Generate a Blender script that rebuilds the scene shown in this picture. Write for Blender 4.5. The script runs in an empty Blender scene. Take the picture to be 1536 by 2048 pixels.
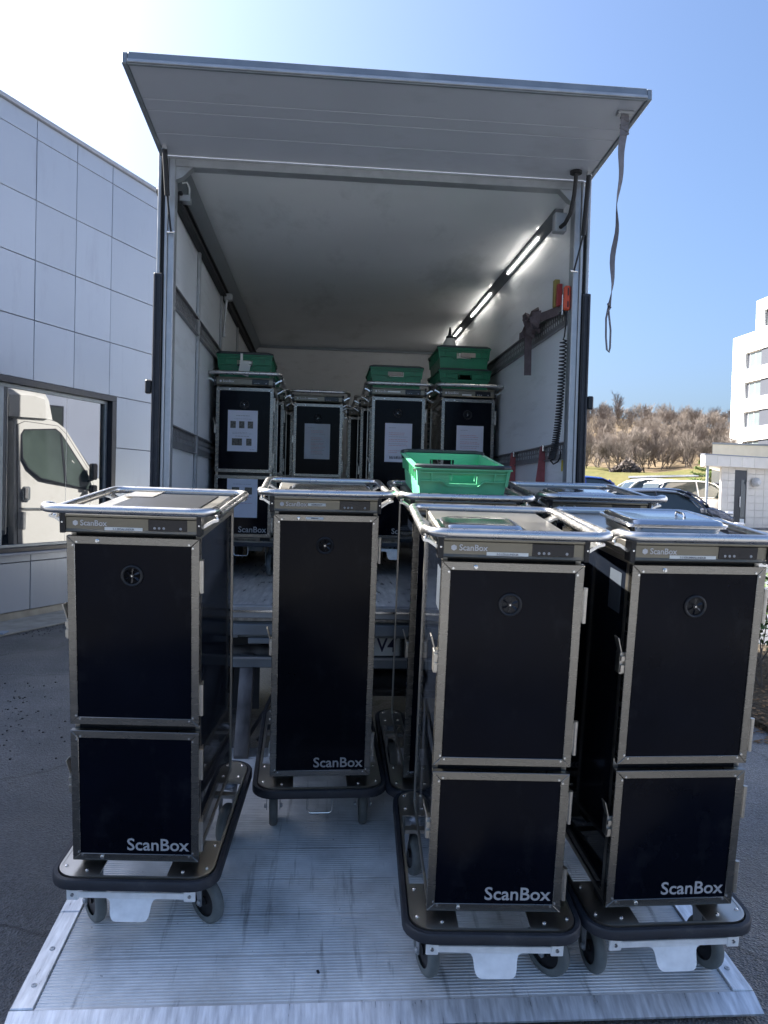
import bpy, bmesh, math, random
from mathutils import Vector, Matrix, Euler
random.seed(7)
R = math.radians
S = bpy.context.scene
COL = S.collection

# ------------------------------------------------------------------ camera
cd = bpy.data.cameras.new('camera')
cam = bpy.data.objects.new('camera', cd); COL.objects.link(cam)
cd.sensor_fit = 'HORIZONTAL'; cd.sensor_width = 36.0; cd.lens = 36.05
cd.clip_start = .05; cd.clip_end = 3000
_y, _p, _r = R(4.664), R(-1.342), R(1.521)
_f = Vector((math.sin(_y)*math.cos(_p), math.cos(_y)*math.cos(_p), math.sin(_p)))
_R = Vector((math.cos(_y), -math.sin(_y), 0)); _U = _R.cross(_f)
_R2 = _R*math.cos(_r)+_U*math.sin(_r); _U2 = _U*math.cos(_r)-_R*math.sin(_r)
cam.matrix_world = Matrix(((_R2.x, _U2.x, -_f.x, 0), (_R2.y, _U2.y, -_f.y, 0), (_R2.z, _U2.z, -_f.z, 1.55), (0, 0, 0, 1)))
S.camera = cam

# ------------------------------------------------------------------ daylight
SUN_AZ, SUN_EL = R(-57), R(41)          # azimuth from +Y, negative = to the left
w = bpy.data.worlds.new('World'); S.world = w; w.use_nodes = True
nt = w.node_tree; bgn = nt.nodes['Background']
sky = nt.nodes.new('ShaderNodeTexSky'); sky.sky_type = 'NISHITA'; sky.sun_disc = False
sky.sun_elevation = SUN_EL; sky.sun_rotation = SUN_AZ
sky.air_density = 1.0; sky.dust_density = 4.2; sky.ozone_density = 7.0; sky.altitude = 0
nt.links.new(sky.outputs[0], bgn.inputs[0]); bgn.inputs[1].default_value = .05
sd = bpy.data.lights.new('sun', 'SUN'); sd.energy = 5.0; sd.angle = R(.5); sd.color = (1, .95, .87)
sun = bpy.data.objects.new('sun', sd); COL.objects.link(sun)
_d = Vector((math.sin(SUN_AZ)*math.cos(SUN_EL), math.cos(SUN_AZ)*math.cos(SUN_EL), math.sin(SUN_EL)))
sun.rotation_euler = _d.to_track_quat('Z', 'Y').to_euler(); sun.location = (-30, 20, 40)
S.view_settings.view_transform = 'Standard'; S.view_settings.look = 'None'
S.view_settings.exposure = 2.5; S.view_settings.gamma = 1; S.view_settings.use_curve_mapping = False
S.render.engine = 'CYCLES'
S.cycles.max_bounces = 10; S.cycles.diffuse_bounces = 5; S.cycles.glossy_bounces = 6
S.cycles.sample_clamp_indirect = 6; S.cycles.caustics_reflective = False; S.cycles.use_denoising = True

# ------------------------------------------------------------------ materials
MATS = {}
def mat(name, col, rough=.5, metal=0., spec=.5, var=0., vs=8., bump=0., bs=150., coat=0., st=(1, 1, 1), rv=0., emit=None, es=0., ior=None, info=0., dirt=None):
    m = bpy.data.materials.new(name); m.use_nodes = True; MATS[name] = m
    N, L = m.node_tree.nodes, m.node_tree.links
    p = N['Principled BSDF']
    p.inputs['Base Color'].default_value = (*col, 1); p.inputs['Roughness'].default_value = rough
    p.inputs['Metallic'].default_value = metal; p.inputs['Specular IOR Level'].default_value = spec
    p.inputs['Coat Weight'].default_value = coat; p.inputs['Coat Roughness'].default_value = .06
    if ior: p.inputs['IOR'].default_value = ior
    if emit: p.inputs['Emission Color'].default_value = (*emit, 1); p.inputs['Emission Strength'].default_value = es
    if var or bump or rv or info or dirt:
        tc = N.new('ShaderNodeTexCoord'); mp = N.new('ShaderNodeMapping'); mp.inputs['Scale'].default_value = st
        L.new(tc.outputs['Object'], mp.inputs[0])
        n1 = N.new('ShaderNodeTexNoise'); n1.inputs['Scale'].default_value = vs; n1.inputs['Detail'].default_value = 6
        L.new(mp.outputs[0], n1.inputs['Vector'])
        if var or info:
            mr = N.new('ShaderNodeMapRange'); mr.inputs[1].default_value = .3; mr.inputs[2].default_value = .7
            mr.inputs[3].default_value = 1-var; mr.inputs[4].default_value = 1+var
            L.new(n1.outputs['Fac'], mr.inputs[0]); fac = mr.outputs[0]
            if info:
                oi = N.new('ShaderNodeObjectInfo'); m3 = N.new('ShaderNodeMapRange')
                m3.inputs[3].default_value = 1-info; m3.inputs[4].default_value = 1+info
                L.new(oi.outputs['Random'], m3.inputs[0])
                mu = N.new('ShaderNodeMath'); mu.operation = 'MULTIPLY'
                L.new(fac, mu.inputs[0]); L.new(m3.outputs[0], mu.inputs[1]); fac = mu.outputs[0]
            vm = N.new('ShaderNodeVectorMath'); vm.operation = 'SCALE'; vm.inputs[0].default_value = col
            L.new(fac, vm.inputs['Scale']); L.new(vm.outputs[0], p.inputs['Base Color'])
            if dirt:            # (colour, amount, scale, stretch): worn or grimy marks with shapes of their own
                dc, da, ds, dst = dirt
                m5 = N.new('ShaderNodeMapping'); m5.inputs['Scale'].default_value = dst; L.new(tc.outputs['Object'], m5.inputs[0])
                n5 = N.new('ShaderNodeTexNoise'); n5.inputs['Scale'].default_value = ds; n5.inputs['Detail'].default_value = 9; n5.inputs['Roughness'].default_value = .68
                L.new(m5.outputs[0], n5.inputs['Vector'])
                m6 = N.new('ShaderNodeMapRange'); m6.inputs[1].default_value = .54; m6.inputs[2].default_value = .72; m6.inputs[4].default_value = da
                L.new(n5.outputs['Fac'], m6.inputs[0])
                mx = N.new('ShaderNodeMix'); mx.data_type = 'RGBA'; L.new(m6.outputs[0], mx.inputs[0]); L.new(vm.outputs[0], mx.inputs[6]); mx.inputs[7].default_value = (*dc, 1)
                L.new(mx.outputs[2], p.inputs['Base Color'])
        if rv:
            m2 = N.new('ShaderNodeMapRange'); m2.inputs[1].default_value = .3; m2.inputs[2].default_value = .7
            m2.inputs[3].default_value = max(.02, rough-rv); m2.inputs[4].default_value = rough+rv
            L.new(n1.outputs['Fac'], m2.inputs[0]); L.new(m2.outputs[0], p.inputs['Roughness'])
        if bump:
            n2 = N.new('ShaderNodeTexNoise'); n2.inputs['Scale'].default_value = bs; n2.inputs['Detail'].default_value = 4
            L.new(mp.outputs[0], n2.inputs['Vector'])
            b = N.new('ShaderNodeBump'); b.inputs['Strength'].default_value = bump; b.inputs['Distance'].default_value = .004
            L.new(n2.outputs['Fac'], b.inputs['Height']); L.new(b.outputs[0], p.inputs['Normal'])
    return m
def nodes(m): return m.node_tree.nodes, m.node_tree.links, m.node_tree.nodes['Principled BSDF']

STEEL = mat('brushed_steel', (.50, .475, .43), .34, 1, var=.07, vs=6, st=(1, 1, 60), rv=.05)
STEELF = mat('dull_frame_steel', (.25, .24, .22), .27, 1, var=.06, vs=5, st=(1, 1, 8), rv=.02, dirt=((.25, .24, .22), .1, 3, (1, 1, .4)))
STRIPM = mat('control_strip_steel', (.20, .188, .155), .40, .9, var=.04, vs=5)
TUBE = mat('polished_tube_steel', (.66, .645, .63), .30, 1, var=.04, vs=30, rv=.06)
BRIGHT = mat('bright_zinc', (.75, .75, .74), .25, 1, var=.05)
TRAYM = mat('pressed_steel', (.66, .66, .66), .16, 1, var=.03, rv=.05)
LAM = mat('black_laminate_gloss', (.006, .008, .013), .05, 0, .5, var=.2, vs=3, rv=.03, dirt=((.02, .022, .026), .5, 7, (1, 1, .6)))
LAMF = mat('black_door_laminate', (.0014, .0026, .0072), .15, 0, .11, var=.25, vs=4, rv=.05, dirt=((.018, .020, .025), .55, 7, (1, 1, .7)))
BLACK = mat('black_plastic', (.012, .013, .016), .4, 0, .4, var=.15, vs=30)
DISP = mat('display_black', (.008, .009, .014), .2, 0, .45, var=.1)
RUB = mat('rubber_bumper', (.022, .025, .033), .5, 0, .4, var=.25, vs=14, rv=.12, dirt=((.07, .07, .07), .6, 22, (1, 1, 1)))
TYRE = mat('grey_tyre_rubber', (.15, .168, .168), .55, 0, .4, var=.25, vs=18, rv=.1)
HUB = mat('black_hub', (.012, .012, .014), .45, 0, .4, var=.2)
PEDAL = mat('pale_pedal_metal', (.86, .87, .87), .45, 0, var=.1, vs=25)
PAINTW = mat('white_print', (.62, .63, .66), .5, 0, .3, var=.05)
PRINTG = mat('grey_print', (.40, .41, .43), .5, 0, .3, var=.05)
LABEL = mat('white_label', (.74, .77, .76), .45, 0, .3, var=.03)
PAPER = mat('white_paper', (.66, .68, .78), .55, 0, .35, var=.04, vs=5, bump=.3, bs=10)
SLEEVE = mat('plastic_sleeve_paper', (.50, .53, .60), .18, 0, .5, var=.1, vs=5, bump=1.2, bs=14)
INK = mat('black_ink', (.03, .03, .04), .6, var=.1)
INKR = mat('red_ink', (.50, .13, .15), .6, var=.1)
INKG = mat('grey_ink', (.20, .205, .24), .6, var=.1)
PHOTO = mat('printed_photo', (.09, .085, .075), .4, var=.9, vs=90)
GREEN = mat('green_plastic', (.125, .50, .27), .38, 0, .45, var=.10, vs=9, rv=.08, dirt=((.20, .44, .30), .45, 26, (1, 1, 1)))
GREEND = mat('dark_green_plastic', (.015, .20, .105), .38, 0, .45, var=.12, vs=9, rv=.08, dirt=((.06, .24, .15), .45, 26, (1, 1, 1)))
BALE = mat('dark_bale_plastic', (.02, .028, .034), .4, var=.2)
GALV = mat('galvanised_frame', (.40, .42, .445), .40, .45, var=.10, vs=14, rv=.08, dirt=((.30, .30, .30), .5, 12, (1, 1, 1)))
GALVD = mat('grey_painted_steel', (.22, .25, .28), .42, .4, var=.12, vs=10, rv=.08)
TRACK = mat('track_steel', (.23, .23, .235), .42, .3, var=.12, vs=16)
BOXIN = mat('grp_interior_white', (.82, .85, .88), .36, 0, .3, var=.05, vs=1.4, rv=.08, bump=.04, bs=60, dirt=((.45, .46, .46), .35, 6, (1, .35, 2.5)))
CEIL = mat('grp_ceiling', (.87, .885, .91), .15, 0, .55, var=.05, vs=1.2, rv=.08, dirt=((.45, .46, .47), .5, 2.2, (1, .4, 1)))
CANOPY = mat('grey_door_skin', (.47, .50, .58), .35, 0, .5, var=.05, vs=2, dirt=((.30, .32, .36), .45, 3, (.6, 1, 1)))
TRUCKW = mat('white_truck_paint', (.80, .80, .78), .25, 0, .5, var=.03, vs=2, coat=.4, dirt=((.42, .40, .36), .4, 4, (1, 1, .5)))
DECK = mat('worn_deck', (.70, .69, .68), .36, .1, .5, var=.35, vs=7, st=(5, .6, 1), rv=.12, bump=.15, bs=40)
DIRT = mat('muddy_steel', (.12, .115, .115), .6, .3, var=.6, vs=11, st=(1, 1, .4), bump=.5, bs=60)
CHAS = mat('black_chassis', (.016, .017, .02), .6, .1, var=.3)
LIT = mat('led_strip', (.9, .9, .9), .5, emit=(1, .95, .87), es=5)
ORANGE = mat('orange_plastic', (.62, .085, .035), .45, var=.1)
YELL = mat('yellow_sticker', (.62, .50, .02), .5, var=.1)
WEB = mat('taupe_webbing', (.155, .125, .135), .85, 0, .2, var=.2, vs=40, bump=.4, bs=400)
WEBG = mat('grey_webbing', (.17, .165, .18), .85, 0, .2, var=.15, vs=40, bump=.3, bs=400)
WEBR = mat('red_webbing', (.42, .13, .13), .85, 0, .2, var=.15, vs=40, bump=.3, bs=400)
BOTTLE = mat('white_bottle', (.62, .62, .58), .4, var=.05)
PANEL = mat('silver_cladding', (.29, .325, .385), .36, .30, .5, var=.03, vs=.9, info=.035, rv=.05, dirt=((.22, .245, .29), .45, 3, (1.6, 1, .35)))
CLADB = mat('cladding_backing', (.10, .11, .135), .7, var=.1)
COPING = mat('grey_coping', (.25, .27, .31), .5, .3, var=.05)
WFRAME = mat('dark_window_frame', (.014, .017, .026), .35, 0, .45, var=.15)
GLASSW = mat('coated_window_glass', (.010, .014, .02), .012, 0, .5, ior=2.25)
CABGL = mat('cab_window_glass', (.085, .115, .105), .05, 0, .5, var=.55, vs=1.6, st=(1, 1, .6), ior=1.6)  # blotchy green colour paints in reflections and the cab interior behind
CGLASS = mat('car_glass', (.03, .04, .042), .03, 0, .5, ior=1.7)
CONC = mat('concrete_plinth', (.30, .29, .26), .85, var=.25, vs=5, bump=.3, bs=60)
BLOCKW = mat('blue_grey_facade', (.29, .33, .43), .7, var=.04, vs=.5)
CREAM = mat('cream_stone_tile', (.78, .715, .63), .7, var=.05, vs=3, info=.04, bump=.15, bs=60)
WHITEW = mat('white_facade', (.74, .745, .74), .7, var=.03, vs=.5, dirt=((.58, .58, .56), .4, .35, (1, 1, .25)))
GREYP = mat('grey_infill', (.045, .05, .066), .5, var=.05)
BLIND = mat('pale_blind_glass', (.12, .145, .148), .25, 0, .5, var=.08, vs=.7)
BARK = mat('grey_brown_bark', (.125, .104, .094), .85, 0, .2, var=.35, vs=3, info=.25)
TWIG = mat('pale_twigs', (.175, .148, .13), .85, 0, .2, var=.3, vs=3, info=.25)
NEEDLE = mat('conifer_needles', (.075, .115, .03), .8, 0, .2, var=.4, vs=6)
LEAF = mat('shrub_leaves', (.055, .095, .022), .6, 0, .35, var=.5, vs=9)
DEADL = mat('dead_leaves', (.20, .12, .06), .8, 0, .2, var=.5, vs=20)
LAMPW = mat('lamp_shell', (.62, .60, .57), .5, var=.1)
BLUEST = mat('blue_grey_steel', (.20, .27, .38), .4, .6, var=.1)

def car_paint(name, c): return mat(name, c, .22, .1, .5, coat=.8, var=.02)
CB = car_paint('blue_car_paint', (.018, .05, .26)); CG = car_paint('graphite_car_paint', (.05, .055, .07))
CW = car_paint('white_car_paint', (.74, .74, .74)); CN = car_paint('navy_car_paint', (.018, .024, .055)); CS = car_paint('steel_blue_car_paint', (.09, .12, .17))
REDL = mat('red_lamp', (.45, .02, .015), .2, coat=.5); HEADL = mat('clear_lamp', (.6, .6, .62), .12, .6)

def asphalt():
    m = mat('asphalt', (.05, .05, .05), .8)
    N, L, p = nodes(m)
    tc = N.new('ShaderNodeTexCoord'); o = tc.outputs['Object']
    def noise(s, d=5, r=.55):
        n = N.new('ShaderNodeTexNoise'); n.inputs['Scale'].default_value = s; n.inputs['Detail'].default_value = d; n.inputs['Roughness'].default_value = r
        L.new(o, n.inputs['Vector']); return n.outputs['Fac']
    vo = N.new('ShaderNodeTexVoronoi'); vo.inputs['Scale'].default_value = 130; L.new(o, vo.inputs['Vector'])
    r1 = N.new('ShaderNodeValToRGB'); L.new(noise(.55, 8, .62), r1.inputs[0])
    r1.color_ramp.elements[0].position = .33; r1.color_ramp.elements[0].color = (.085, .09, .098, 1)
    r1.color_ramp.elements[1].position = .68; r1.color_ramp.elements[1].color = (.19, .192, .197, 1)
    r2 = N.new('ShaderNodeValToRGB'); L.new(vo.outputs['Color'], r2.inputs[0])
    r2.color_ramp.elements[0].color = (.45, .45, .45, 1); r2.color_ramp.elements[1].color = (1.9, 1.9, 1.9, 1)
    mx = N.new('ShaderNodeMix'); mx.data_type = 'RGBA'; mx.blend_type = 'MULTIPLY'; mx.inputs[0].default_value = .8
    L.new(r1.outputs[0], mx.inputs[6]); L.new(r2.outputs[0], mx.inputs[7])
    # old repairs, damp areas and fine cracks
    r7 = N.new('ShaderNodeValToRGB'); L.new(noise(.22, 4, .5), r7.inputs[0])
    r7.color_ramp.elements[0].position = .42; r7.color_ramp.elements[0].color = (.52, .53, .55, 1); r7.color_ramp.elements[1].position = .60; r7.color_ramp.elements[1].color = (1.15, 1.15, 1.15, 1)
    m7 = N.new('ShaderNodeMix'); m7.data_type = 'RGBA'; m7.blend_type = 'MULTIPLY'; m7.inputs[0].default_value = 1
    L.new(mx.outputs[2], m7.inputs[6]); L.new(r7.outputs[0], m7.inputs[7])
    wn_ = N.new('ShaderNodeTexNoise'); wn_.inputs['Scale'].default_value = 2.2; wn_.inputs['Detail'].default_value = 5; L.new(o, wn_.inputs['Vector'])
    vs_ = N.new('ShaderNodeVectorMath'); vs_.operation = 'SCALE'; vs_.inputs['Scale'].default_value = .55; L.new(wn_.outputs['Color'], vs_.inputs[0])
    va = N.new('ShaderNodeVectorMath'); va.operation = 'ADD'; L.new(o, va.inputs[0]); L.new(vs_.outputs[0], va.inputs[1])
    vc = N.new('ShaderNodeTexVoronoi'); vc.feature = 'DISTANCE_TO_EDGE'; vc.inputs['Scale'].default_value = .55; L.new(va.outputs[0], vc.inputs['Vector'])
    r8 = N.new('ShaderNodeValToRGB'); L.new(vc.outputs['Distance'], r8.inputs[0])
    r8.color_ramp.elements[0].position = .002; r8.color_ramp.elements[0].color = (.28, .28, .28, 1); r8.color_ramp.elements[1].position = .011; r8.color_ramp.elements[1].color = (1, 1, 1, 1)
    m8 = N.new('ShaderNodeMix'); m8.data_type = 'RGBA'; m8.blend_type = 'MULTIPLY'; m8.inputs[0].default_value = .8
    L.new(m7.outputs[2], m8.inputs[6]); L.new(r8.outputs[0], m8.inputs[7]); mx = m8
    # loose grit in patches
    r3 = N.new('ShaderNodeValToRGB'); L.new(noise(38, 3), r3.inputs[0])
    r3.color_ramp.elements[0].position = .60; r3.color_ramp.elements[0].color = (0, 0, 0, 1); r3.color_ramp.elements[1].position = .68
    r4 = N.new('ShaderNodeValToRGB'); L.new(noise(.9, 3), r4.inputs[0])
    r4.color_ramp.elements[0].position = .52; r4.color_ramp.elements[0].color = (0, 0, 0, 1); r4.color_ramp.elements[1].position = .60
    mm = N.new('ShaderNodeMath'); mm.operation = 'MULTIPLY'; L.new(r3.outputs[0], mm.inputs[0]); L.new(r4.outputs[0], mm.inputs[1])
    mx2 = N.new('ShaderNodeMix'); mx2.data_type = 'RGBA'; L.new(mm.outputs[0], mx2.inputs[0]); L.new(mx.outputs[2], mx2.inputs[6])
    mx2.inputs[7].default_value = (.02, .02, .02, 1); L.new(mx2.outputs[2], p.inputs['Base Color'])
    rr = N.new('ShaderNodeMapRange'); L.new(noise(1.3, 6), rr.inputs[0]); rr.inputs[1].default_value = .35; rr.inputs[2].default_value = .7
    rr.inputs[3].default_value = .32; rr.inputs[4].default_value = .62; L.new(rr.outputs[0], p.inputs['Roughness'])
    b = N.new('ShaderNodeBump'); b.inputs['Strength'].default_value = .9; b.inputs['Distance'].default_value = .006
    L.new(vo.outputs['Distance'], b.inputs['Height'])
    b2 = N.new('ShaderNodeBump'); b2.inputs['Strength'].default_value = .5; b2.inputs['Distance'].default_value = .01
    L.new(noise(45, 4), b2.inputs['Height']); L.new(b.outputs[0], b2.inputs['Normal']); L.new(b2.outputs[0], p.inputs['Normal'])
    return m
ASPH = asphalt()

def ribbed_alu():
    m = mat('worn_aluminium', (.5, .52, .55), .40, .15)
    N, L, p = nodes(m)
    tc = N.new('ShaderNodeTexCoord'); g = tc.outputs['Object']
    def noise(s, d=6, st=(1, 1, 1), r=.6):
        mp = N.new('ShaderNodeMapping'); mp.inputs['Scale'].default_value = st; L.new(g, mp.inputs[0])
        n = N.new('ShaderNodeTexNoise'); n.inputs['Scale'].default_value = s; n.inputs['Detail'].default_value = d; n.inputs['Roughness'].default_value = r
        L.new(mp.outputs[0], n.inputs['Vector']); return n.outputs['Fac']
    r1 = N.new('ShaderNodeValToRGB'); L.new(noise(3.2, 8), r1.inputs[0])
    r1.color_ramp.elements[0].position = .34; r1.color_ramp.elements[0].color = (.50, .50, .495, 1)
    r1.color_ramp.elements[1].position = .70; r1.color_ramp.elements[1].color = (.90, .90, .895, 1)
    r2 = N.new('ShaderNodeValToRGB'); L.new(noise(6, 5, (4, .35, 1)), r2.inputs[0])      # scuffs run with the wheels
    r2.color_ramp.elements[0].position = .58; r2.color_ramp.elements[0].color = (1, 1, 1, 1)
    r2.color_ramp.elements[1].position = .74; r2.color_ramp.elements[1].color = (.42, .415, .41, 1)
    r3 = N.new('ShaderNodeValToRGB'); L.new(noise(55, 2), r3.inputs[0])
    r3.color_ramp.elements[0].position = .70; r3.color_ramp.elements[0].color = (1, 1, 1, 1)
    r3.color_ramp.elements[1].position = .78; r3.color_ramp.elements[1].color = (.35, .35, .35, 1)
    a = N.new('ShaderNodeMix'); a.data_type = 'RGBA'; a.blend_type = 'MULTIPLY'; a.inputs[0].default_value = 1
    L.new(r1.outputs[0], a.inputs[6]); L.new(r2.outputs[0], a.inputs[7])
    c = N.new('ShaderNodeMix'); c.data_type = 'RGBA'; c.blend_type = 'MULTIPLY'; c.inputs[0].default_value = .8
    L.new(a.outputs[2], c.inputs[6]); L.new(r3.outputs[0], c.inputs[7]); L.new(c.outputs[2], p.inputs['Base Color'])
    rr = N.new('ShaderNodeMapRange'); L.new(noise(5, 6), rr.inputs[0]); rr.inputs[1].default_value = .3; rr.inputs[2].default_value = .7
    rr.inputs[3].default_value = .34; rr.inputs[4].default_value = .58; L.new(rr.outputs[0], p.inputs['Roughness'])
    b = N.new('ShaderNodeBump'); b.inputs['Strength'].default_value = .25; b.inputs['Distance'].default_value = .003
    L.new(noise(140, 3), b.inputs['Height']); L.new(b.outputs[0], p.inputs['Normal'])
    return m
ALU = ribbed_alu()
TIPM = mat('scratched_aluminium', (.72, .74, .76), .36, .6, var=.28, vs=9, st=(7, 1, 1), rv=.1, bump=.2, bs=70)

def land(name, c1, c2, s1, s2):
    m = mat(name, c1, .9, spec=.15)
    N, L, p = nodes(m)
    tc = N.new('ShaderNodeTexCoord')
    def noise(s, d):
        n = N.new('ShaderNodeTexNoise'); n.inputs['Scale'].default_value = s; n.inputs['Detail'].default_value = d; L.new(tc.outputs['Object'], n.inputs['Vector']); return n.outputs['Fac']
    mxf = N.new('ShaderNodeMath'); mxf.operation = 'ADD'; L.new(noise(s1, 6), mxf.inputs[0]); L.new(noise(s2, 4), mxf.inputs[1])
    r = N.new('ShaderNodeMapRange'); r.inputs[1].default_value = .75; r.inputs[2].default_value = 1.25; L.new(mxf.outputs[0], r.inputs[0])
    x = N.new('ShaderNodeMix'); x.data_type = 'RGBA'; L.new(r.outputs[0], x.inputs[0]); x.inputs[6].default_value = (*c1, 1); x.inputs[7].default_value = (*c2, 1)
    L.new(x.outputs[2], p.inputs['Base Color'])
    b = N.new('ShaderNodeBump'); b.inputs['Strength'].default_value = .6; b.inputs['Distance'].default_value = .3
    L.new(noise(s2*2, 4), b.inputs['Height']); L.new(b.outputs[0], p.inputs['Normal'])
    return m
GRASS = land('spring_grass', (.075, .078, .022), (.11, .097, .036), .12, .9)
HEATH = land('dry_heath', (.105, .076, .047), (.14, .105, .064), .05, .5)
SOIL = land('verge_soil', (.05, .04, .03), (.11, .085, .055), 3, 14)

# ------------------------------------------------------------------ mesh helpers
class G:
    def __init__(s): s.bm = bmesh.new(); s.mi = 0
    def face(s, vs):
        try:
            f = s.bm.faces.new(vs); f.material_index = s.mi; return f
        except ValueError: return None
    def box(s, c, d, bev=0., rot=None):
        r = bmesh.ops.create_cube(s.bm, size=1)
        vs = r['verts']
        M = Matrix.Translation(c)
        if rot: M = M @ Euler(rot).to_matrix().to_4x4()
        bmesh.ops.transform(s.bm, matrix=M @ Matrix.Diagonal((*d, 1)), verts=vs)
        fs = set(f for v in vs for f in v.link_faces)
        for f in fs: f.material_index = s.mi
        if bev:
            es = set(e for v in vs for e in v.link_edges)
            q = bmesh.ops.bevel(s.bm, geom=list(es), offset=bev, segments=1, affect='EDGES')
            for f in q['faces']: f.material_index = s.mi
        return s
    def b(s, x0, x1, y0, y1, z0, z1, bev=0.): return s.box(((x0+x1)/2, (y0+y1)/2, (z0+z1)/2), (abs(x1-x0), abs(y1-y0), abs(z1-z0)), bev)
    def prism(s, poly, a, bb, axis='x', bev=0.):
        # poly: (u,v) pairs; axis x -> (y,z); y -> (x,z); z -> (x,y)
        def P(u, v, t): return (t, u, v) if axis == 'x' else (u, t, v) if axis == 'y' else (u, v, t)
        A = [s.bm.verts.new(P(u, v, a)) for u, v in poly]; B = [s.bm.verts.new(P(u, v, bb)) for u, v in poly]
        n = len(poly); fs = [s.face(A), s.face(B[::-1])]
        for i in range(n): fs.append(s.face([A[i], B[i], B[(i+1) % n], A[(i+1) % n]]))
        bmesh.ops.recalc_face_normals(s.bm, faces=[f for f in fs if f])
        if bev:
            es = set(e for v in A+B for e in v.link_edges)
            q = bmesh.ops.bevel(s.bm, geom=list(es), offset=bev, segments=1, affect='EDGES')
            for f in q['faces']: f.material_index = s.mi
        return s
    def rings(s, loops, closed=True, cap=True, loop_closed=False):
        L = [[s.bm.verts.new(p) for p in lp] for lp in loops]; n = len(L[0]); fs = []
        m = len(L)
        for i in range(m if loop_closed else m-1):
            a, b = L[i], L[(i+1) % m]
            for j in range(n if closed else n-1):
                fs.append(s.face([a[j], a[(j+1) % n], b[(j+1) % n], b[j]]))
        if cap and not loop_closed and closed: fs += [s.face(L[0][::-1]), s.face(L[-1])]
        bmesh.ops.recalc_face_normals(s.bm, faces=[f for f in fs if f])
        return s
    def sweep(s, pts, prof, closed=False, up=None):
        # prof: list of (side,up) offsets; frames by parallel transport (or fixed up vector)
        P = [Vector(p) for p in pts]; n = len(P); loops = []
        def tan(i):
            if closed: return (P[(i+1) % n]-P[i-1]).normalized()
            if i == 0: return (P[1]-P[0]).normalized()
            if i == n-1: return (P[-1]-P[-2]).normalized()
            return (P[i+1]-P[i-1]).normalized()
        t0 = tan(0)
        u = Vector(up) if up else (Vector((0, 0, 1)) if abs(t0.z) < .9 else Vector((0, 1, 0)))
        for i in range(n):
            t = tan(i)
            if up: u = Vector(up)
            sd_ = t.cross(u)
            if sd_.length < 1e-6: sd_ = t.orthogonal()
            sd_.normalize(); u2 = sd_.cross(t).normalized(); u = u2
            loops.append([P[i]+sd_*a+u2*b for a, b in prof])
        return s.rings(loops, True, True, closed)
    def tube(s, pts, r, seg=8, closed=False, r2=None, up=None):
        if r2 is None:
            return s.sweep(pts, [(r*math.cos(2*math.pi*k/seg), r*math.sin(2*math.pi*k/seg)) for k in range(seg)], closed, up)
        P = [Vector(p) for p in pts]; n = len(P); loops = []; u = None
        for i in range(n):
            t = (P[min(i+1, n-1)]-P[max(i-1, 0)]).normalized()
            sd_ = t.orthogonal().normalized() if u is None else t.cross(u).normalized()
            u = sd_.cross(t); rr = r+(r2-r)*i/(n-1)
            loops.append([P[i]+sd_*rr*math.cos(2*math.pi*k/seg)+u*rr*math.sin(2*math.pi*k/seg) for k in range(seg)])
        return s.rings(loops)
    def cyl(s, p0, p1, r, seg=16, r2=None): return s.tube([p0, p1], r, seg, r2=r if r2 is None else r2)
    def lathe(s, prof, c, axis='z', seg=24, cap=True):
        # prof: (radius, height along axis); c = origin
        loops = []
        for r, h in prof:
            lp = []
            for k in range(seg):
                a = 2*math.pi*k/seg; x, y = r*math.cos(a), r*math.sin(a)
                lp.append((c[0]+x, c[1]+y, c[2]+h) if axis == 'z' else (c[0]+h, c[1]+x, c[2]+y) if axis == 'x' else (c[0]+x, c[1]+h, c[2]+y))
            loops.append(lp)
        return s.rings(loops, True, cap)
    def ribbon(s, pts, wdir, wd, t=.002):
        P = [Vector(p) for p in pts]; n = len(P); loops = []
        for i in range(n):
            tg = (P[min(i+1, n-1)]-P[max(i-1, 0)]).normalized()
            W = Vector(wdir(i/(n-1)) if callable(wdir) else wdir); W = (W-tg*W.dot(tg)).normalized()
            N_ = tg.cross(W); ww = wd(i/(n-1)) if callable(wd) else wd
            loops.append([P[i]+W*ww/2+N_*t/2, P[i]-W*ww/2+N_*t/2, P[i]-W*ww/2-N_*t/2, P[i]+W*ww/2-N_*t/2])
        return s.rings(loops)
    def loft_rr(s, secs, seg=5, cap=True):
        # rounded rectangles (w,d,r,z[,cx,cy])
        loops = []
        for q in secs:
            w_, d_, r_, z_ = q[:4]; cx, cy = (q[4], q[5]) if len(q) > 4 else (0, 0)
            loops.append([(cx+x, cy+y, z_) for x, y in rrect(w_, d_, r_, seg)])
        return s.rings(loops, True, cap)
    def build(s, name, m, parent=None, smooth=True, ang=35, loc=None, rot=None):
        me = bpy.data.meshes.new(name); s.bm.to_mesh(me); s.bm.free()
        for x in (m if isinstance(m, (list, tuple)) else [m]): me.materials.append(x)
        if smooth:
            me.polygons.foreach_set('use_smooth', [True]*len(me.polygons)); me.set_sharp_from_angle(angle=R(ang))
        o = bpy.data.objects.new(name, me); COL.objects.link(o)
        if parent: o.parent = parent
        if loc: o.location = loc
        if rot: o.rotation_euler = rot
        return o
def rrect(w_, d_, r_, seg=5):
    out = []
    for cx, cy, a0 in ((w_/2-r_, d_/2-r_, 0), (-w_/2+r_, d_/2-r_, 90), (-w_/2+r_, -d_/2+r_, 180), (w_/2-r_, -d_/2+r_, 270)):
        for k in range(seg+1):
            a = R(a0+90*k/seg); out.append((cx+r_*math.cos(a), cy+r_*math.sin(a)))
    return out
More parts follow.
